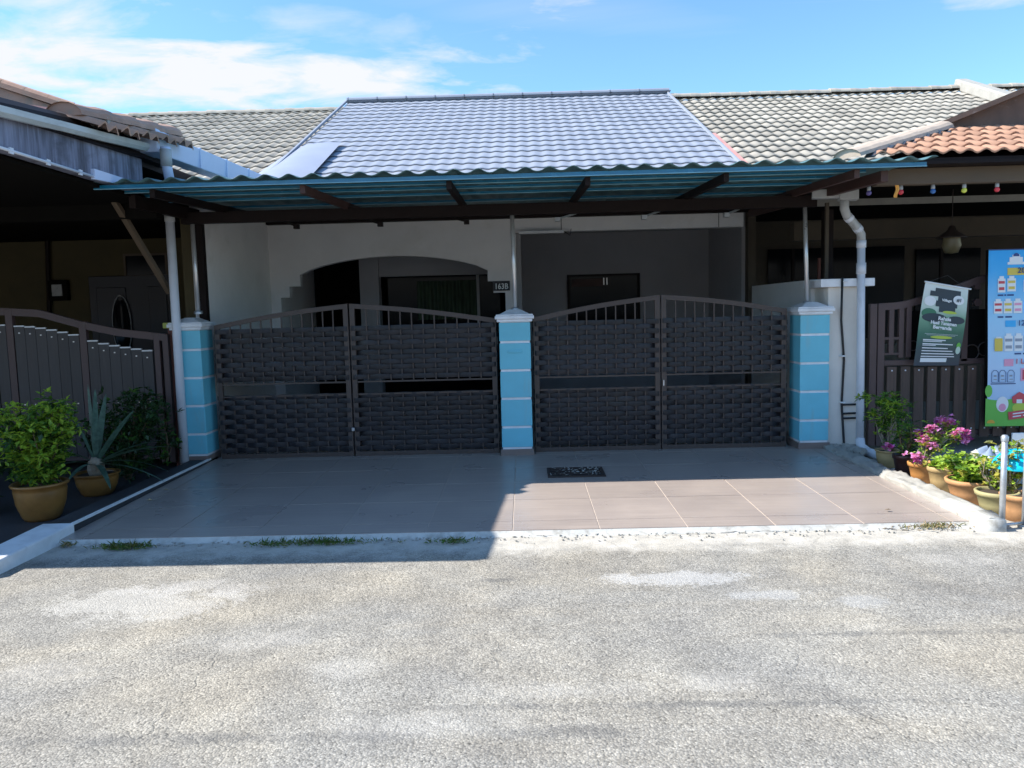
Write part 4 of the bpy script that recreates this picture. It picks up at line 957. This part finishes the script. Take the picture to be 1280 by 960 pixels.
# hanging lantern
p = at(1190, 285, Y=9.0)
t = thing('porch_lantern', p, 'dark hanging lantern with bell shade in the right porch', 'lantern')
part('chain', MB().tube([(p.x, p.y, 2.80), (p.x, p.y, p.z)], .006, 6), 'lamp_metal', t)
part('shade', MB().lathe([(.0, .03), (.03, .02), (.05, -.03), (.15, -.10), (.16, -.115), (.10, -.11)], p, 20), 'lamp_metal', t, smooth=True)
part('lamp_glass', MB().lathe([(.09, -.11), (.10, -.20), (.07, -.28), (.0, -.29)], p, 16), 'amber_glass', t, smooth=True)
# ------------------------------------------------------------------ right neighbour's gate
RY = 7.9
rg = thing('neighbour_gate', (4.4, RY, 0), 'brown gate with arched top rail, bars and lower timber slats at the right house', 'gate')
def rtop(X):
    pts = [(3.50, 1.53), (3.80, 1.54), (4.05, 1.60), (4.35, 1.70), (4.65, 1.80), (5.1, 1.88), (5.8, 1.90), (7.5, 1.9)]
    for (a, za), (b, zb_) in zip(pts[:-1], pts[1:]):
        if X <= b: return za+(zb_-za)*(X-a)/(b-a)
    return 1.9
tr = MB(); n = 40
for k in range(n):
    A = 3.58+3.4*k/n; B = 3.58+3.4*(k+1)/n
    tr.hexa([(A, RY-.025, rtop(A)-.07), (B, RY-.025, rtop(B)-.07), (B, RY+.025, rtop(B)-.07), (A, RY+.025, rtop(A)-.07), (A, RY-.025, rtop(A)), (B, RY-.025, rtop(B)), (B, RY+.025, rtop(B)), (A, RY+.025, rtop(A))])
part('top_rail', tr, 'neighbour_gate', rg)
for X, w in ((3.495, .07), (3.575, .07)): part('stile', MB().box(X, X+w, RY-.028, RY+.028, .08, 1.53), 'neighbour_gate', rg, bevel=.004)
for X in (3.69, 3.79, 3.865): part('bar', MB().box(X, X+.05, RY-.02, RY+.02, (1.02 if X < 3.7 else .98), rtop(X)-.06), 'neighbour_gate', rg, bevel=.003)
for z0, z1 in ((1.165, 1.19), (1.01, 1.03)): part('box_rail', MB().box(3.646, 3.79, RY-.018, RY+.018, z0, z1), 'neighbour_gate', rg)
part('bar', MB().box(4.42, 4.48, RY-.02, RY+.02, .93, rtop(4.4)-.05), 'neighbour_gate', rg); part('bar', MB().box(5.4, 5.46, RY-.02, RY+.02, .93, 1.83), 'neighbour_gate', rg)
for z in (.90, .17): part('middle_rail', MB().box(3.646, 7, RY-.02, RY+.02, z, z+.055), 'neighbour_gate', rg, bevel=.003)
part('back_panel', MB().box(3.93, 7, RY+.03, RY+.04, .93, 1.45), 'dark_inside', rg)
for k in range(24):
    X = 3.665+.135*k
    o = part('slat', MB().box(X, X+.093+random.uniform(-.006, .004), RY-.052, RY-.030, .16+random.uniform(-.01, .01), .885+random.uniform(-.008, .008)), 'plank_brown', rg, bevel=.003)
    for z in (.845, .24): part('bolt', MB().box(X+.038, X+.053, RY-.058, RY-.052, z, z+.014), 'cap_paint', o, bevel=.003)
for (px, py, r) in ((1147, 376, .035), (1222, 378, .038), (1222, 358, .030)): 
    p = at(px, py, Y=RY-.02); part('rosette', MB().tube([(p.x, RY-.03, p.z), (p.x, RY+.01, p.z)], r, 14), 'neighbour_gate', rg)
for (px, py, r) in ((1140, 432, .05), (1213, 440, .075), (1230, 436, .07)):
    p = at(px, py, Y=RY+.02); part('ring', MB().tube([(p.x+r*math.cos(t*math.pi/10), RY+.0, p.z+r*math.sin(t*math.pi/10)) for t in range(21)], .006, 6), 'gate_brown', rg, smooth=True)
part('grey_ledge', MB().box(3.93, 7, RY+.20, RY+.6, .90, 1.09), 'cement', rh)

# hanging banner with its print
bn = thing('hanging_banner', at(1180, 400, Y=7.74), 'green and black fertiliser banner hanging askew from the right gate rail', 'banner')
c = [at(1157, 352, Y=7.74), at(1211, 361, Y=7.74), at(1199, 457, Y=7.80), at(1141, 457, Y=7.80)]
def bpt(u, v, off=0.):
    u0 = u; a = c[0].lerp(c[1], u0); b = c[3].lerp(c[2], u0); p = a.lerp(b, v)
    p.x += .012*math.sin(v*3.1)*(1-2*abs(u-.5)); p.y += .012*math.sin(v*5+u*2.5) - off; return p
part('sheet', MB().grid(lambda u, v: bpt(u, v), 12, 20), 'banner_print', bn, smooth=True)
def patch_on(fn, name, polys, mt, parent, off=.003, res=4):
    mb = MB()
    for (u0, v0, u1, v1) in polys: mb.grid(lambda u, v: fn(u0+(u1-u0)*u, v0+(v1-v0)*v, off), res, res)
    return part(name, mb, mt, parent)
part('top_rod', MB().tube([bpt(-.02, 0)+Vector((0, 0, .0)), bpt(1.06, .0)], .008, 8), 'print_white', bn)
part('hanger', MB().tube([bpt(.05, 0), bpt(.5, -.12), bpt(.95, 0)], .003, 5), 'black_rubber', bn)
def disc_on(fn, name, u, v, ru, rv, mt, parent, off=.005, seg=16, ang=(0, 360)):
    mb = MB(); ctr = fn(u, v, off); n0 = len(mb.v); mb.v.append(tuple(ctr))
    for k in range(seg+1):
        t = R_(ang[0]+(ang[1]-ang[0])*k/seg); mb.v.append(tuple(fn(u+ru*math.cos(t), v-rv*math.sin(t), off)))
    for k in range(seg): mb.q(n0, n0+k+1, n0+k+2)
    return part(name, mb, mt, parent)
patch_on(bpt, 'dark_emblem', [(.15, .09, .50, .15), (.26, .05, .84, .115), (.34, .115, .74, .20), (.30, .20, .78, .27), (.38, .27, .74, .335)], 'print_dark', bn, .003)
disc_on(bpt, 'leaf_motif', .18, .36, .16, .06, 'print_green', bn, .003); disc_on(bpt, 'leaf_motif', .78, .42, .2, .05, 'print_dark', bn, .003)
disc_on(bpt, 'leaf_motif', .30, .41, .26, .055, 'print_dark', bn, .0035); disc_on(bpt, 'leaf_motif', .62, .33, .16, .018, 'print_lime', bn, .005); disc_on(bpt, 'leaf_motif', .92, .80, .055, .05, 'print_pale', bn, .005)
disc_on(bpt, 'leaf_motif', .92, .74, .05, .04, 'print_grass', bn, .0045)
disc_on(bpt, 'speech_bubble', .17, .215, .13, .058, 'print_white', bn, .005); disc_on(bpt, 'speech_bubble', .80, .165, .125, .058, 'print_white', bn, .0055)
tilt = -math.atan2(c[0].z-c[1].z, c[1].x-c[0].x)
def btext(s, size, u, v, mt='print_white', bold=.001, sx_=1., off=.008):
    p = bpt(u, v, off+.006); o = text('lettering', s, size, p, (R_(90), tilt*.0-.0, 0), mt, bn, bold=bold, sx_=sx_); o.rotation_euler = (R_(90), -tilt*.75, 0); return o
btext('#1', .045, .80, .185, 'print_dark'); btext('Village', .034, .52, .20, sx_=1.1)
btext('Rahsia', .050, .50, .435, bold=.0018); btext('Hasil Tanaman', .046, .49, .490, bold=.0016, sx_=.95); btext('Berganda', .050, .47, .545, bold=.0018)
disc_on(bpt, 'yellow_bar', .50, .645, .24, .018, 'print_lime', bn, .004)
patch_on(bpt, 'small_print', [(.14, .605, .86, .608), (.18, .62, .80, .623), (.12, .675, .60, .688), (.12, .695, .52, .704), (.12, .725, .78, .738), (.12, .745, .40, .753), (.12, .775, .68, .787), (.12, .81, .80, .822), (.12, .845, .84, .857), (.12, .878, .86, .890)], 'print_white', bn, .004)
patch_on(bpt, 'white_box', [(.12, .905, .70, .955)], 'print_white', bn, .004)

# milk poster
PY = 7.68
ps_ = thing('milk_poster', at(1262, 420, Y=PY), 'tall sky blue poster of milk cartons and bottles, on the right gate', 'poster')
c2 = [at(1236, 312, Y=PY), at(1236, 312, Y=PY)+Vector((1.02, 0, 0)), None, at(1233.5, 533, Y=PY)]; c2[2] = c2[3]+Vector((1.02, 0, -.01))
def ppt(u, v, off=0.):
    p = c2[0].lerp(c2[1], u).lerp(c2[3].lerp(c2[2], u), v); p.y += .006*math.sin(v*7+u*3)-off; return p
part('sheet', MB().grid(lambda u, v: ppt(u, v), 10, 20), 'poster_print', ps_, smooth=True)
part('top_strip', MB().grid(lambda u, v: ppt(u, v*.006, .004), 8, 1), 'print_navy', ps_)
part('stand_board', MB().hexa([c2[3]+Vector((0, .02, 0)), c2[2]+Vector((0, .02, 0)), c2[2]+Vector((0, .05, 0)), c2[3]+Vector((0, .05, 0)), c2[0]+Vector((0, .02, 0)), c2[1]+Vector((0, .02, 0)), c2[1]+Vector((0, .05, 0)), c2[0]+Vector((0, .05, 0))]), 'dark_inside', ps_)
W2, H2 = 1.02, (c2[0]-c2[3]).length
U = lambda px: (px-1236)/111.; V = lambda py: (py-312)/221.
def pr4(name, rects, mt, off=.004): return patch_on(ppt, name, [(U(a), V(b), U(c_), V(d)) for a, b, c_, d in rects], mt, ps_, off, 2)
def ptext(s, size, px, py, mt, bold=.0006, align='LEFT', sx_=1.): 
    p = ppt(U(px), V(py), .014); return text('lettering', s, size, p, (R_(90), 0, 0), mt, ps_, bold=bold, align=align, sx_=sx_)
pr4('logo', [(1258, 322, 1272, 331), (1261, 319, 1269, 322), (1256, 328, 1274, 331)], 'print_white'); disc_on(ppt, 'logo_roof', U(1265), V(321), .03, .018, 'print_navy', ps_, .006, 10, (0, 180))
pr4('price_ribbon', [(1256, 335, 1340, 344)], 'print_yellow'); ptext('200ml', .075, 1266, 341.5, 'print_navy', .001)
def carton(x0, y0, x1, y1, col):
    m_ = (x0+x1)/2; pr4('carton', [(x0, y0+3, x1, y1), (m_-(x1-x0)*.3, y0, m_+(x1-x0)*.3, y0+3)], 'print_white', .005)
    pr4('carton_band', [(x0+.8, y0+(y1-y0)*.30, x1-.8, y0+(y1-y0)*.46), (x0+1.2, y0+(y1-y0)*.68, x1-1.2, y0+(y1-y0)*.86)], col, .007)
carton(1246, 345, 1254, 365, 'print_red'); carton(1256, 345, 1265, 364, 'print_yellow'); carton(1273, 347, 1280.5, 365, 'print_red'); carton(1283, 347, 1291, 365, 'print_pink')
for k, cl_n in enumerate(('print_red', 'print_yellow', 'print_pink')): carton(1242+10.3*k, 373, 1251+10.3*k, 391, cl_n)
carton(1277, 373, 1286, 391, 'print_pink'); carton(1289, 373, 1297, 391, 'print_red')
pr4('small_print', [(1246, 367.5, 1252, 369.5), (1253, 367.5, 1255, 369.5), (1256, 367.5, 1263, 369.5), (1246, 394.5, 1252, 396.5), (1254, 394.5, 1261, 396.5)], 'print_navy')
pr4('blue_tag', [(1254, 400, 1265, 408)], 'print_blue'); ptext('125ml', .075, 1266, 406.5, 'print_navy', .001)
for k, cl_n in enumerate(('print_yellow', 'print_grey', 'print_grey', 'print_red')): carton(1242.5+10.5*k, 420-(4 if k else 0), 1251.5+10.5*k, 438, cl_n)
pr4('yellow_tin', [(1242.5, 422, 1251, 438)], 'print_yellow', .009)
pr4('small_print', [(1264, 440.5, 1271, 442.5), (1273, 440.5, 1280, 442.5)], 'print_navy')
pr4('pink_tag', [(1253, 448, 1263, 457)], 'print_pink'); ptext('1 Litre', .070, 1264, 454, 'print_red', .0008)
for x0 in (1240, 1248, 1257): 
    ln = MB(); y0_, y1_ = 462, 477
    ln.tube([ppt(U(a), V(b), .006) for a, b in ((x0, y1_), (x0, y0_+3), (x0+2, y0_), (x0+5, y0_), (x0+7, y0_+3), (x0+7, y1_), (x0, y1_))], .0025, 4); part('bottle_outline', ln, 'print_navy', ps_)
    pr4('bottle_mark', [(x0+2, 468, x0+5, 470), (x0+2, 473, x0+5.5, 474)], 'print_grey', .006)
pr4('carton', [(1271, 460, 1290, 476)], 'print_pink'); pr4('carton_band', [(1273, 462, 1288, 474)], 'print_red', .007); pr4('small_print', [(1239, 478.5, 1266, 479.7)], 'print_navy')
# field, hill and barn at the foot
hill = MB()
hill.grid(lambda u, v: ppt(U(1234)+u*(1-U(1234)), V(494+6*math.sin(u*7+.6)*(1-v)) + (1.0-V(494+6*math.sin(u*7+.6)*(1-v)))*v, .004), 30, 3); part('meadow', hill, 'print_grass', ps_)
disc_on(ppt, 'bush', U(1237), V(488), .035, .035, 'print_grass', ps_, .006); disc_on(ppt, 'bush', U(1271), V(510), .075, .03, 'print_lime', ps_, .007); disc_on(ppt, 'orange_flower', U(1240), V(529), .04, .02, 'orange_print', ps_, .007, 12, (0, 180))
disc_on(ppt, 'white_splash', U(1252), V(505), .06, .045, 'print_white', ps_, .0065)
disc_on(ppt, 'pink_splash', U(1252), V(509), .035, .022, 'print_pink', ps_, .008)
mb = MB(); pts = [ppt(U(a), V(b), .009) for a, b in ((1263, 504), (1262, 496), (1270, 489.5), (1279, 495), (1278, 504))]; n0 = 0; mb.v = [tuple(p) for p in pts]; mb.q(4, 3, 2, 1, 0); part('barn', mb, 'print_red', ps_)
pr4('barn_door', [(1267, 499, 1273, 504)], 'print_white', .011)
mb = MB().quad(*[ppt(U(a), V(b), .011) for a, b in ((1259, 525), (1330, 514), (1330, 504), (1258, 515))]); part('ribbon', mb, 'print_red', ps_)
mb = MB()
for (xa, xb, dy_) in ((1263, 1276, 0), (1278, 1290, 0), (1263, 1272, 3.6), (1274, 1288, 3.6)):
    ya_, yb_ = 517+dy_-(xa-1260)*.15, 517+dy_-(xb-1260)*.15; mb.quad(ppt(U(xa), V(ya_+1.6), .014), ppt(U(xb), V(yb_+1.6), .014), ppt(U(xb), V(yb_), .014), ppt(U(xa), V(ya_), .014))
part('small_print', mb, 'print_white', ps_)

# ================================================================== plants
def pot(c, r, h, mt, label, style='bowl', cat='flower pot', group='potted plants'):
    t = thing('flower_pot', c, label, cat, group)
    if style == 'bowl': prof = [(.0, 0), (r*.62, 0), (r*.72, h*.10), (r*.90, h*.45), (r*.97, h*.80), (r*.95, h*.90), (r*1.05, h*.93), (r*1.07, h*.97), (r*1.04, h), (r*.93, h), (r*.90, h*.88)]
    else: prof = [(.0, 0), (r*.68, 0), (r*.80, h*.45), (r*.92, h*.80), (r*1.0, h*.82), (r*1.04, h*.97), (r*1.0, h), (r*.90, h), (r*.88, h*.88)]
    part('body', MB().lathe(prof, c, 36), mt, t, smooth=True)
    part('soil', MB().lathe([(0, h*.90), (r*.90, h*.885)], c, 24), 'soil', t)
    return t
def twigs(mb, base, n, h, spread, rad=.006):
    tips = []
    for k in range(n):
        a = random.uniform(0, 6.28); e = base+Vector((math.cos(a)*spread*random.uniform(.3, 1), math.sin(a)*spread*random.uniform(.3, 1), h*random.uniform(.55, 1)))
        m_ = base.lerp(e, .5)+Vector((random.uniform(-.04, .04), random.uniform(-.04, .04), h*.08)); mb.tube([base+Vector((random.uniform(-.02, .02), random.uniform(-.02, .02), 0)), m_, e], [rad, rad*.8, rad*.4], 5)
        tips += [m_, e, m_.lerp(e, .5), base.lerp(e, .28)]
    return tips
def foliage(tips, n, l, w, cr, mats, weights, parent, name='foliage', up=.2, whorl=5):
    mb = MB()
    for k in range(n):
        tp = random.choice(tips)+Vector((random.gauss(0, cr), random.gauss(0, cr), random.gauss(0, cr*.7)))
        mb.mi = random.choices(range(len(mats)), weights)[0]
        for q in range(whorl):
            d = Vector((random.gauss(0, 1), random.gauss(0, 1), random.gauss(up, .55))); mb.leaf(tp, d, l*random.uniform(.6, 1.2), w*random.uniform(.7, 1.2))
    return part(name, mb, mats, parent)
def shrub(c, label, r=.2, h=.5, n=200, l=.05, w=.02, cr=.06, mats=('leaf_mid', 'leaf_lime', 'leaf_dark'), wt=(3, 2, 1), tw=14, stem='stem', up=.2, cat='potted plant', name='potted_shrub', group=None, whorl=5):
    t = thing(name, c, label, cat, group); sb = MB(); tips = twigs(sb, Vector(c), tw, h, r); part('stem', sb, stem, t); foliage(tips, n, l, w, cr, list(mats), wt, t, up=up, whorl=whorl); return t, tips
# left: shrub pot, agave pot, dark shrub
pc = at(54, 655, Z=0); pc.x *= (pc.y+.17)/pc.y; pc.y += .17; pc.z = 0
pot(pc, .195, .295, 'pot_ochre', 'large ochre glazed pot at far left holding the bushy green shrub')
shrub(pc+Vector((0, 0, .25)), 'bushy bright green shrub in the large ochre pot at far left', r=.25, h=.66, n=1150, l=.060, w=.034, cr=.058, wt=(3.2, 5, 1), tw=60)
pc2 = at(123, 622, Z=0); pc2.x *= (pc2.y+.14)/pc2.y; pc2.y += .14; pc2.z = 0
pot(pc2, .185, .20, 'pot_ochre', 'low ochre pot behind the first, holding a spiky agave')
ag = thing('agave', pc2+Vector((0, 0, .18)), 'spiky blue green agave with long curved leaves in the low ochre pot', 'agave')
part('trunk', MB().lathe([(.06, 0), (.075, .05), (.06, .12), (.03, .16)], pc2+Vector((0, 0, .18)), 12), 'pale_stem', ag)
base = pc2+Vector((0, 0, .27))
for (dx, dy_, dzv, ln_, dr_) in ((-.25, -.1, .9, .52, .1), (-.08, .1, 1, .60, .05), (.12, -.1, 1, .56, .03), (.22, -.05, .95, .55, .05), (.55, -.1, .75, .55, .08), (1, -.15, .42, .62, .14), (1, -.3, .10, .58, .20), (-.7, -.2, .6, .42, .2), (-1, .1, .25, .40, .2), (.3, .6, .8, .5, .1), (-.3, .7, .7, .45, .1), (.8, .4, .5, .5, .15), (-.15, -.9, .25, .3, .2), (.6, -.7, .1, .40, .2), (1, .1, .25, .5, .25)):
    d = Vector((dx, dy_, dzv)).normalized(); sd = d.cross(Vector((0, .3, 1))).normalized(); mb = MB()
    def lf(u, v, d=d, sd=sd, ln_=ln_, dr_=dr_):
        w_ = .040*(math.sin(min(1, v*1.2+.25)*math.pi*.52))*(1-v)**.55+.0008; p = base+d*ln_*1.3*v+Vector((0, 0, -dr_*v*v)); return p+sd*w_*(2*u-1)+Vector((0, 0, .35*w_*abs(2*u-1)))
    mb.grid(lf, 4, 12); part('leaf', mb, 'leaf_agave', ag, smooth=True)
p = Vector((-3.86, 7.3, .02))
shrub(p, 'dark leafy shrub against the left gate, behind the agave', r=.42, h=.80, n=620, l=.07, w=.034, cr=.08, mats=('leaf_dark', 'leaf_mid'), wt=(6, .5), tw=26, name='shrub', cat='shrub')
shrub(Vector((-4.75, 7.1, .02)), 'dark shrub at the far left behind the ochre pots', r=.3, h=.5, n=150, l=.07, w=.034, cr=.08, mats=('leaf_dark', 'leaf_mid'), wt=(6, 1), tw=16, name='shrub', cat='shrub')
shrub(Vector((-3.60, 7.55, .15)), 'sprig of dark glossy leaves reaching in front of the left downpipe', r=.16, h=.42, n=50, l=.07, w=.034, cr=.05, mats=('leaf_dark', 'leaf_mid'), wt=(3, 2), tw=7, name='shrub', cat='shrub')
shrub(Vector((-4.55, 6.1, .02)), 'low dark foliage at the left edge behind the large ochre pot', r=.22, h=.5, n=150, l=.07, w=.03, cr=.07, mats=('leaf_dark', 'leaf_mid'), wt=(4, 1.5), tw=14, name='shrub', cat='shrub')

# right: row of pots along the kerb
def rp(px, py, z=0.): q = at(px, py, Z=z); return q
def place(px, py, r): q = at(px, py, Z=0); q.x *= (q.y+r*.8)/q.y; q.y += r*.8; q.z = 0; return q
P1 = place(1109, 586, .10); pot(P1, .105, .165, 'pot_tan', 'small tan pot at the foot of the right downpipe')
_, tips = shrub(P1+Vector((0, 0, .13)), 'feathery green shrub with pale twigs in the small tan pot by the downpipe', r=.13, h=.44, n=60, l=.045, w=.018, cr=.04, mats=('leaf_mid', 'leaf_lime'), wt=(4, 1), tw=18, stem='pale_stem')
crown = [P1+Vector((random.gauss(-.02, .10), random.gauss(0, .07), random.gauss(.56, .08))) for k in range(40)]; foliage(crown, 200, .055, .020, .03, ['leaf_mid', 'leaf_lime'], (3, 2), _ , 'crown', up=.3)
P2 = place(1131, 598, .10); pot(P2, .105, .20, 'pot_maroon', 'dark maroon pot between the tan pot and the bougainvillea', 'rim')
shrub(P2+Vector((0, 0, .17)), 'loose green shrub in the dark maroon pot', r=.12, h=.32, n=90, l=.045, w=.022, cr=.05, mats=('leaf_mid', 'leaf_lime', 'leaf_dark'), wt=(3, 1, 1), tw=10)
q = at(1112, 558, Y=6.75); t_ = thing('flower_cluster', q, 'single magenta flower cluster low on the leftmost potted shrub', 'flower'); foliage([q], 16, .032, .028, .024, ['petal_magenta', 'petal_pink'], (2, 1), t_, 'petals')
P3 = place(1152, 607, .11); pot(P3, .112, .185, 'pot_orange', 'bright orange pot holding the pink bougainvillea', 'rim')
bg_ = thing('bougainvillea', P3+Vector((0, 0, .15)), 'arching bougainvillea with pink and magenta blossom in the orange pot', 'bougainvillea')
sb = MB(); tips = []; pinks = []
for (px, py, dy_, pk_) in ((1148, 574, -.1, 1), (1155, 549, 0, 1), (1163, 536, 0, 1), (1172, 540, .1, 1), (1185, 527, .1, 1), (1197, 543, 0, 1), (1205, 548, 0, 1), (1160, 553, 0, 1), (1176, 526, .1, 1), (1150, 542, .1, 1), (1144, 570, -.1, 1), (1166, 548, 0, 0), (1175, 556, .1, 0), (1188, 545, .1, 0), (1180, 562, -.1, 0), (1165, 568, 0, 0), (1192, 530, .2, 0), (1158, 580, 0, 0), (1186, 536, .1, 0), (1203, 540, .0, 1), (1164, 556, -.05, 1)):
    e = at(px, py, Y=P3.y+dy_); b0 = P3+Vector((random.uniform(-.03, .03), 0, .17)); m_ = b0.lerp(e, .6)+Vector((0, 0, .08)); sb.tube([b0, m_, e], [.006, .004, .002], 5)
    (pinks if pk_ else tips).append(e); tips.append(m_.lerp(e, .4))
part('stem', sb, 'pale_stem', bg_); foliage(tips, 150, .038, .024, .035, ['leaf_lime', 'leaf_mid', 'leaf_yellow'], (3, 1.5, 1.5), bg_)
foliage(pinks, 420, .028, .028, .021, ['petal_pink', 'petal_magenta'], (4, 1.2), bg_, 'blossom', whorl=5)
P4 = place(1177, 617, .11); pot(P4, .112, .205, 'pot_tan', 'tan pot right of the orange pot, with yellow green leaves', 'rim')
GM = dict(mats=('leaf_lime', 'leaf_mid', 'leaf_yellow'), wt=(5, 1.6, 1.3), stem='pale_stem')
shrub(P4+Vector((0, 0, .17)), 'yellow green leafy plant in the tan pot beside the orange one', r=.09, h=.07, n=90, l=.040, w=.036, cr=.03, tw=12, **GM)
P5 = place(1210, 634, .15); pot(P5, .160, .190, 'pot_terra', 'wide terracotta bowl, in the middle of the right row', 'rim')
_, tips = shrub(P5+Vector((0, 0, .15)), 'geranium like plant with white flowers in the wide terracotta bowl', r=.20, h=.20, n=300, l=.045, w=.040, cr=.030, tw=22, **GM)
q = at(1221, 569, Y=P5.y); t_ = thing('flower_cluster', q, 'white flowers above the wide terracotta bowl', 'flower'); foliage([q, at(1230, 575, Y=P5.y)], 24, .036, .036, .014, ['petal_white'], (1,), t_, 'petals')
P6 = place(1245, 649, .14); pot(P6, .140, .180, 'pot_olive', 'olive green pot behind the front steel rail post', 'rim')
shrub(P6+Vector((.07, .1, .13)), 'sparse twiggy succulent in the olive green pot', r=.15, h=.27, n=120, l=.032, w=.022, cr=.03, mats=('leaf_yellow', 'leaf_mid', 'leaf_lime'), wt=(2, 2, 2), tw=30, stem='pale_stem')
P7 = place(1274, 655, .12); pot(P7, .125, .19, 'pot_terra', 'round terracotta pot at the right edge behind the steel posts', 'rim')
shrub(P7+Vector((.02, .15, .15)), 'yellowing leafy plant in the rightmost terracotta pot', r=.18, h=.36, n=160, l=.038, w=.03, cr=.035, mats=('leaf_yellow', 'leaf_lime', 'grass_dry'), wt=(2, 2, 2), tw=20, stem='pale_stem')

# steel hoop rail at the right edge
rl = thing('steel_rail', (3.1, 4.97, 0), 'galvanised steel hoop rail standing at the right edge of the road', 'rail')
a0 = at(1252, 662, Z=.0); a1 = at(1251, 546, Y=a0.y); b0 = at(1279, 661, Z=.0); b1 = at(1279, 552, Y=b0.y)
part('post', MB().tube([(a0.x, a0.y, 0), (a0.x, a0.y, a1.z)], .019, 14), 'galvanised', rl, smooth=True)
part('post', MB().tube([(b0.x+.04, b0.y+.05, 0), (b0.x+.04, b0.y+.05, b1.z+.0)], .019, 14), 'galvanised', rl, smooth=True)
for q in ((a0.x, a0.y, a1.z), (b0.x+.04, b0.y+.05, b1.z)): part('cap', MB().lathe([(.022, -.03), (.024, 0), (.015, .012), (0, .014)], q, 14), 'galvanised', rl, smooth=True)
part('cross_bar', MB().tube([(a0.x, a0.y, .03), (b0.x+.04, b0.y+.05, .03)], .010, 8), 'galvanised', rl, smooth=True)
# cyan plastic basin, dark covered object, white sign
q = at(1272, 576, Y=5.5); bs = thing('plastic_bowl', q, 'bright cyan plastic bowl turned over, behind the steel rail', 'bowl')
part('shell', MB().lathe([(.16, -.05), (.165, -.045), (.15, .0), (.11, .045), (.05, .065), (0, .068)], q, 28), 'cyan_plastic', bs, smooth=True); part('foot_ring', MB().lathe([(.055, .06), (.06, .078), (.052, .078), (.048, .066)], q, 20), 'cyan_plastic', bs, smooth=True)
q = at(1247, 572, Y=6.3)
bl = thing('covered_bundle', (q.x, q.y, 0), 'dark bundle under a shiny blue grey plastic cover, behind the flower pots', 'bundle')
def bundle(u, v):
    a = u*6.283; r_ = .30*math.sin(max(.02, v)*math.pi*.5+.0)*(1+.12*math.sin(3*a+1)+.06*math.sin(7*a+v*5)); z = q.z+.05-(.55)*v**1.6; return (q.x+r_*math.cos(a)*1.15, q.y+.1+r_*math.sin(a)*.8, max(.005, z+.02*math.sin(5*a)))
part('sack', MB().grid(bundle, 28, 12), 'bag_dark', bl, smooth=True)
part('cover', MB().grid(lambda u, v: tuple(Vector(bundle(.42+u*.62, .06+v*.42))*1+Vector((0, -.012, .014+.01*math.sin(u*20)))), 20, 8), 'cover_blue', bl, smooth=True)
a = at(1264, 541, Y=6.6); b = at(1264, 556, Y=6.6)
wb = thing('white_signboard', (a.x+.2, 6.6, 0), 'blank white board on a slanting stand at the right edge under the poster', 'board')
part('board', MB().box(a.x, a.x+.5, 6.58, 6.60, b.z, a.z), 'print_white', wb, bevel=.004)
part('strut', MB().beam((a.x+.02, 6.62, b.z), (a.x+.16, 6.62, .02), .05, .02), 'galvanised', wb); part('strut', MB().beam((a.x+.45, 6.62, b.z), (a.x+.42, 6.62, .02), .03, .02), 'galvanised', wb)

# party wall flaps so that no light leaks through the row, and the street behind the camera
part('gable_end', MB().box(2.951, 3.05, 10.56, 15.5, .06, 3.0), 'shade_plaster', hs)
part('rear_wall', MB().box(-3.4, 2.93, 13.0, 13.1, 0, 3.2), 'plaster', hs)

# the terrace across the street: its roof shows in the left transom window and its mass shades the horizon
op = thing('opposite_terrace', (0, -13, 0), 'long low terrace across the street behind the camera, mirrored in the window panes', 'house')
part('wall', MB().box(-45, 45, -20, -14, 0, 2.7), 'beige_plaster', op); part('roof', MB().hexa([(-46, -13, 2.7), (46, -13, 2.7), (46, -22, 2.7), (-46, -22, 2.7), (-46, -17.4, 5.6), (46, -17.4, 5.6), (46, -17.6, 5.6), (-46, -17.6, 5.6)]), 'grey_roof_tile', op)
part('yard_wall', MB().box(-45, 45, -9.3, -9.1, 0, 1.5), 'beige_plaster', op)
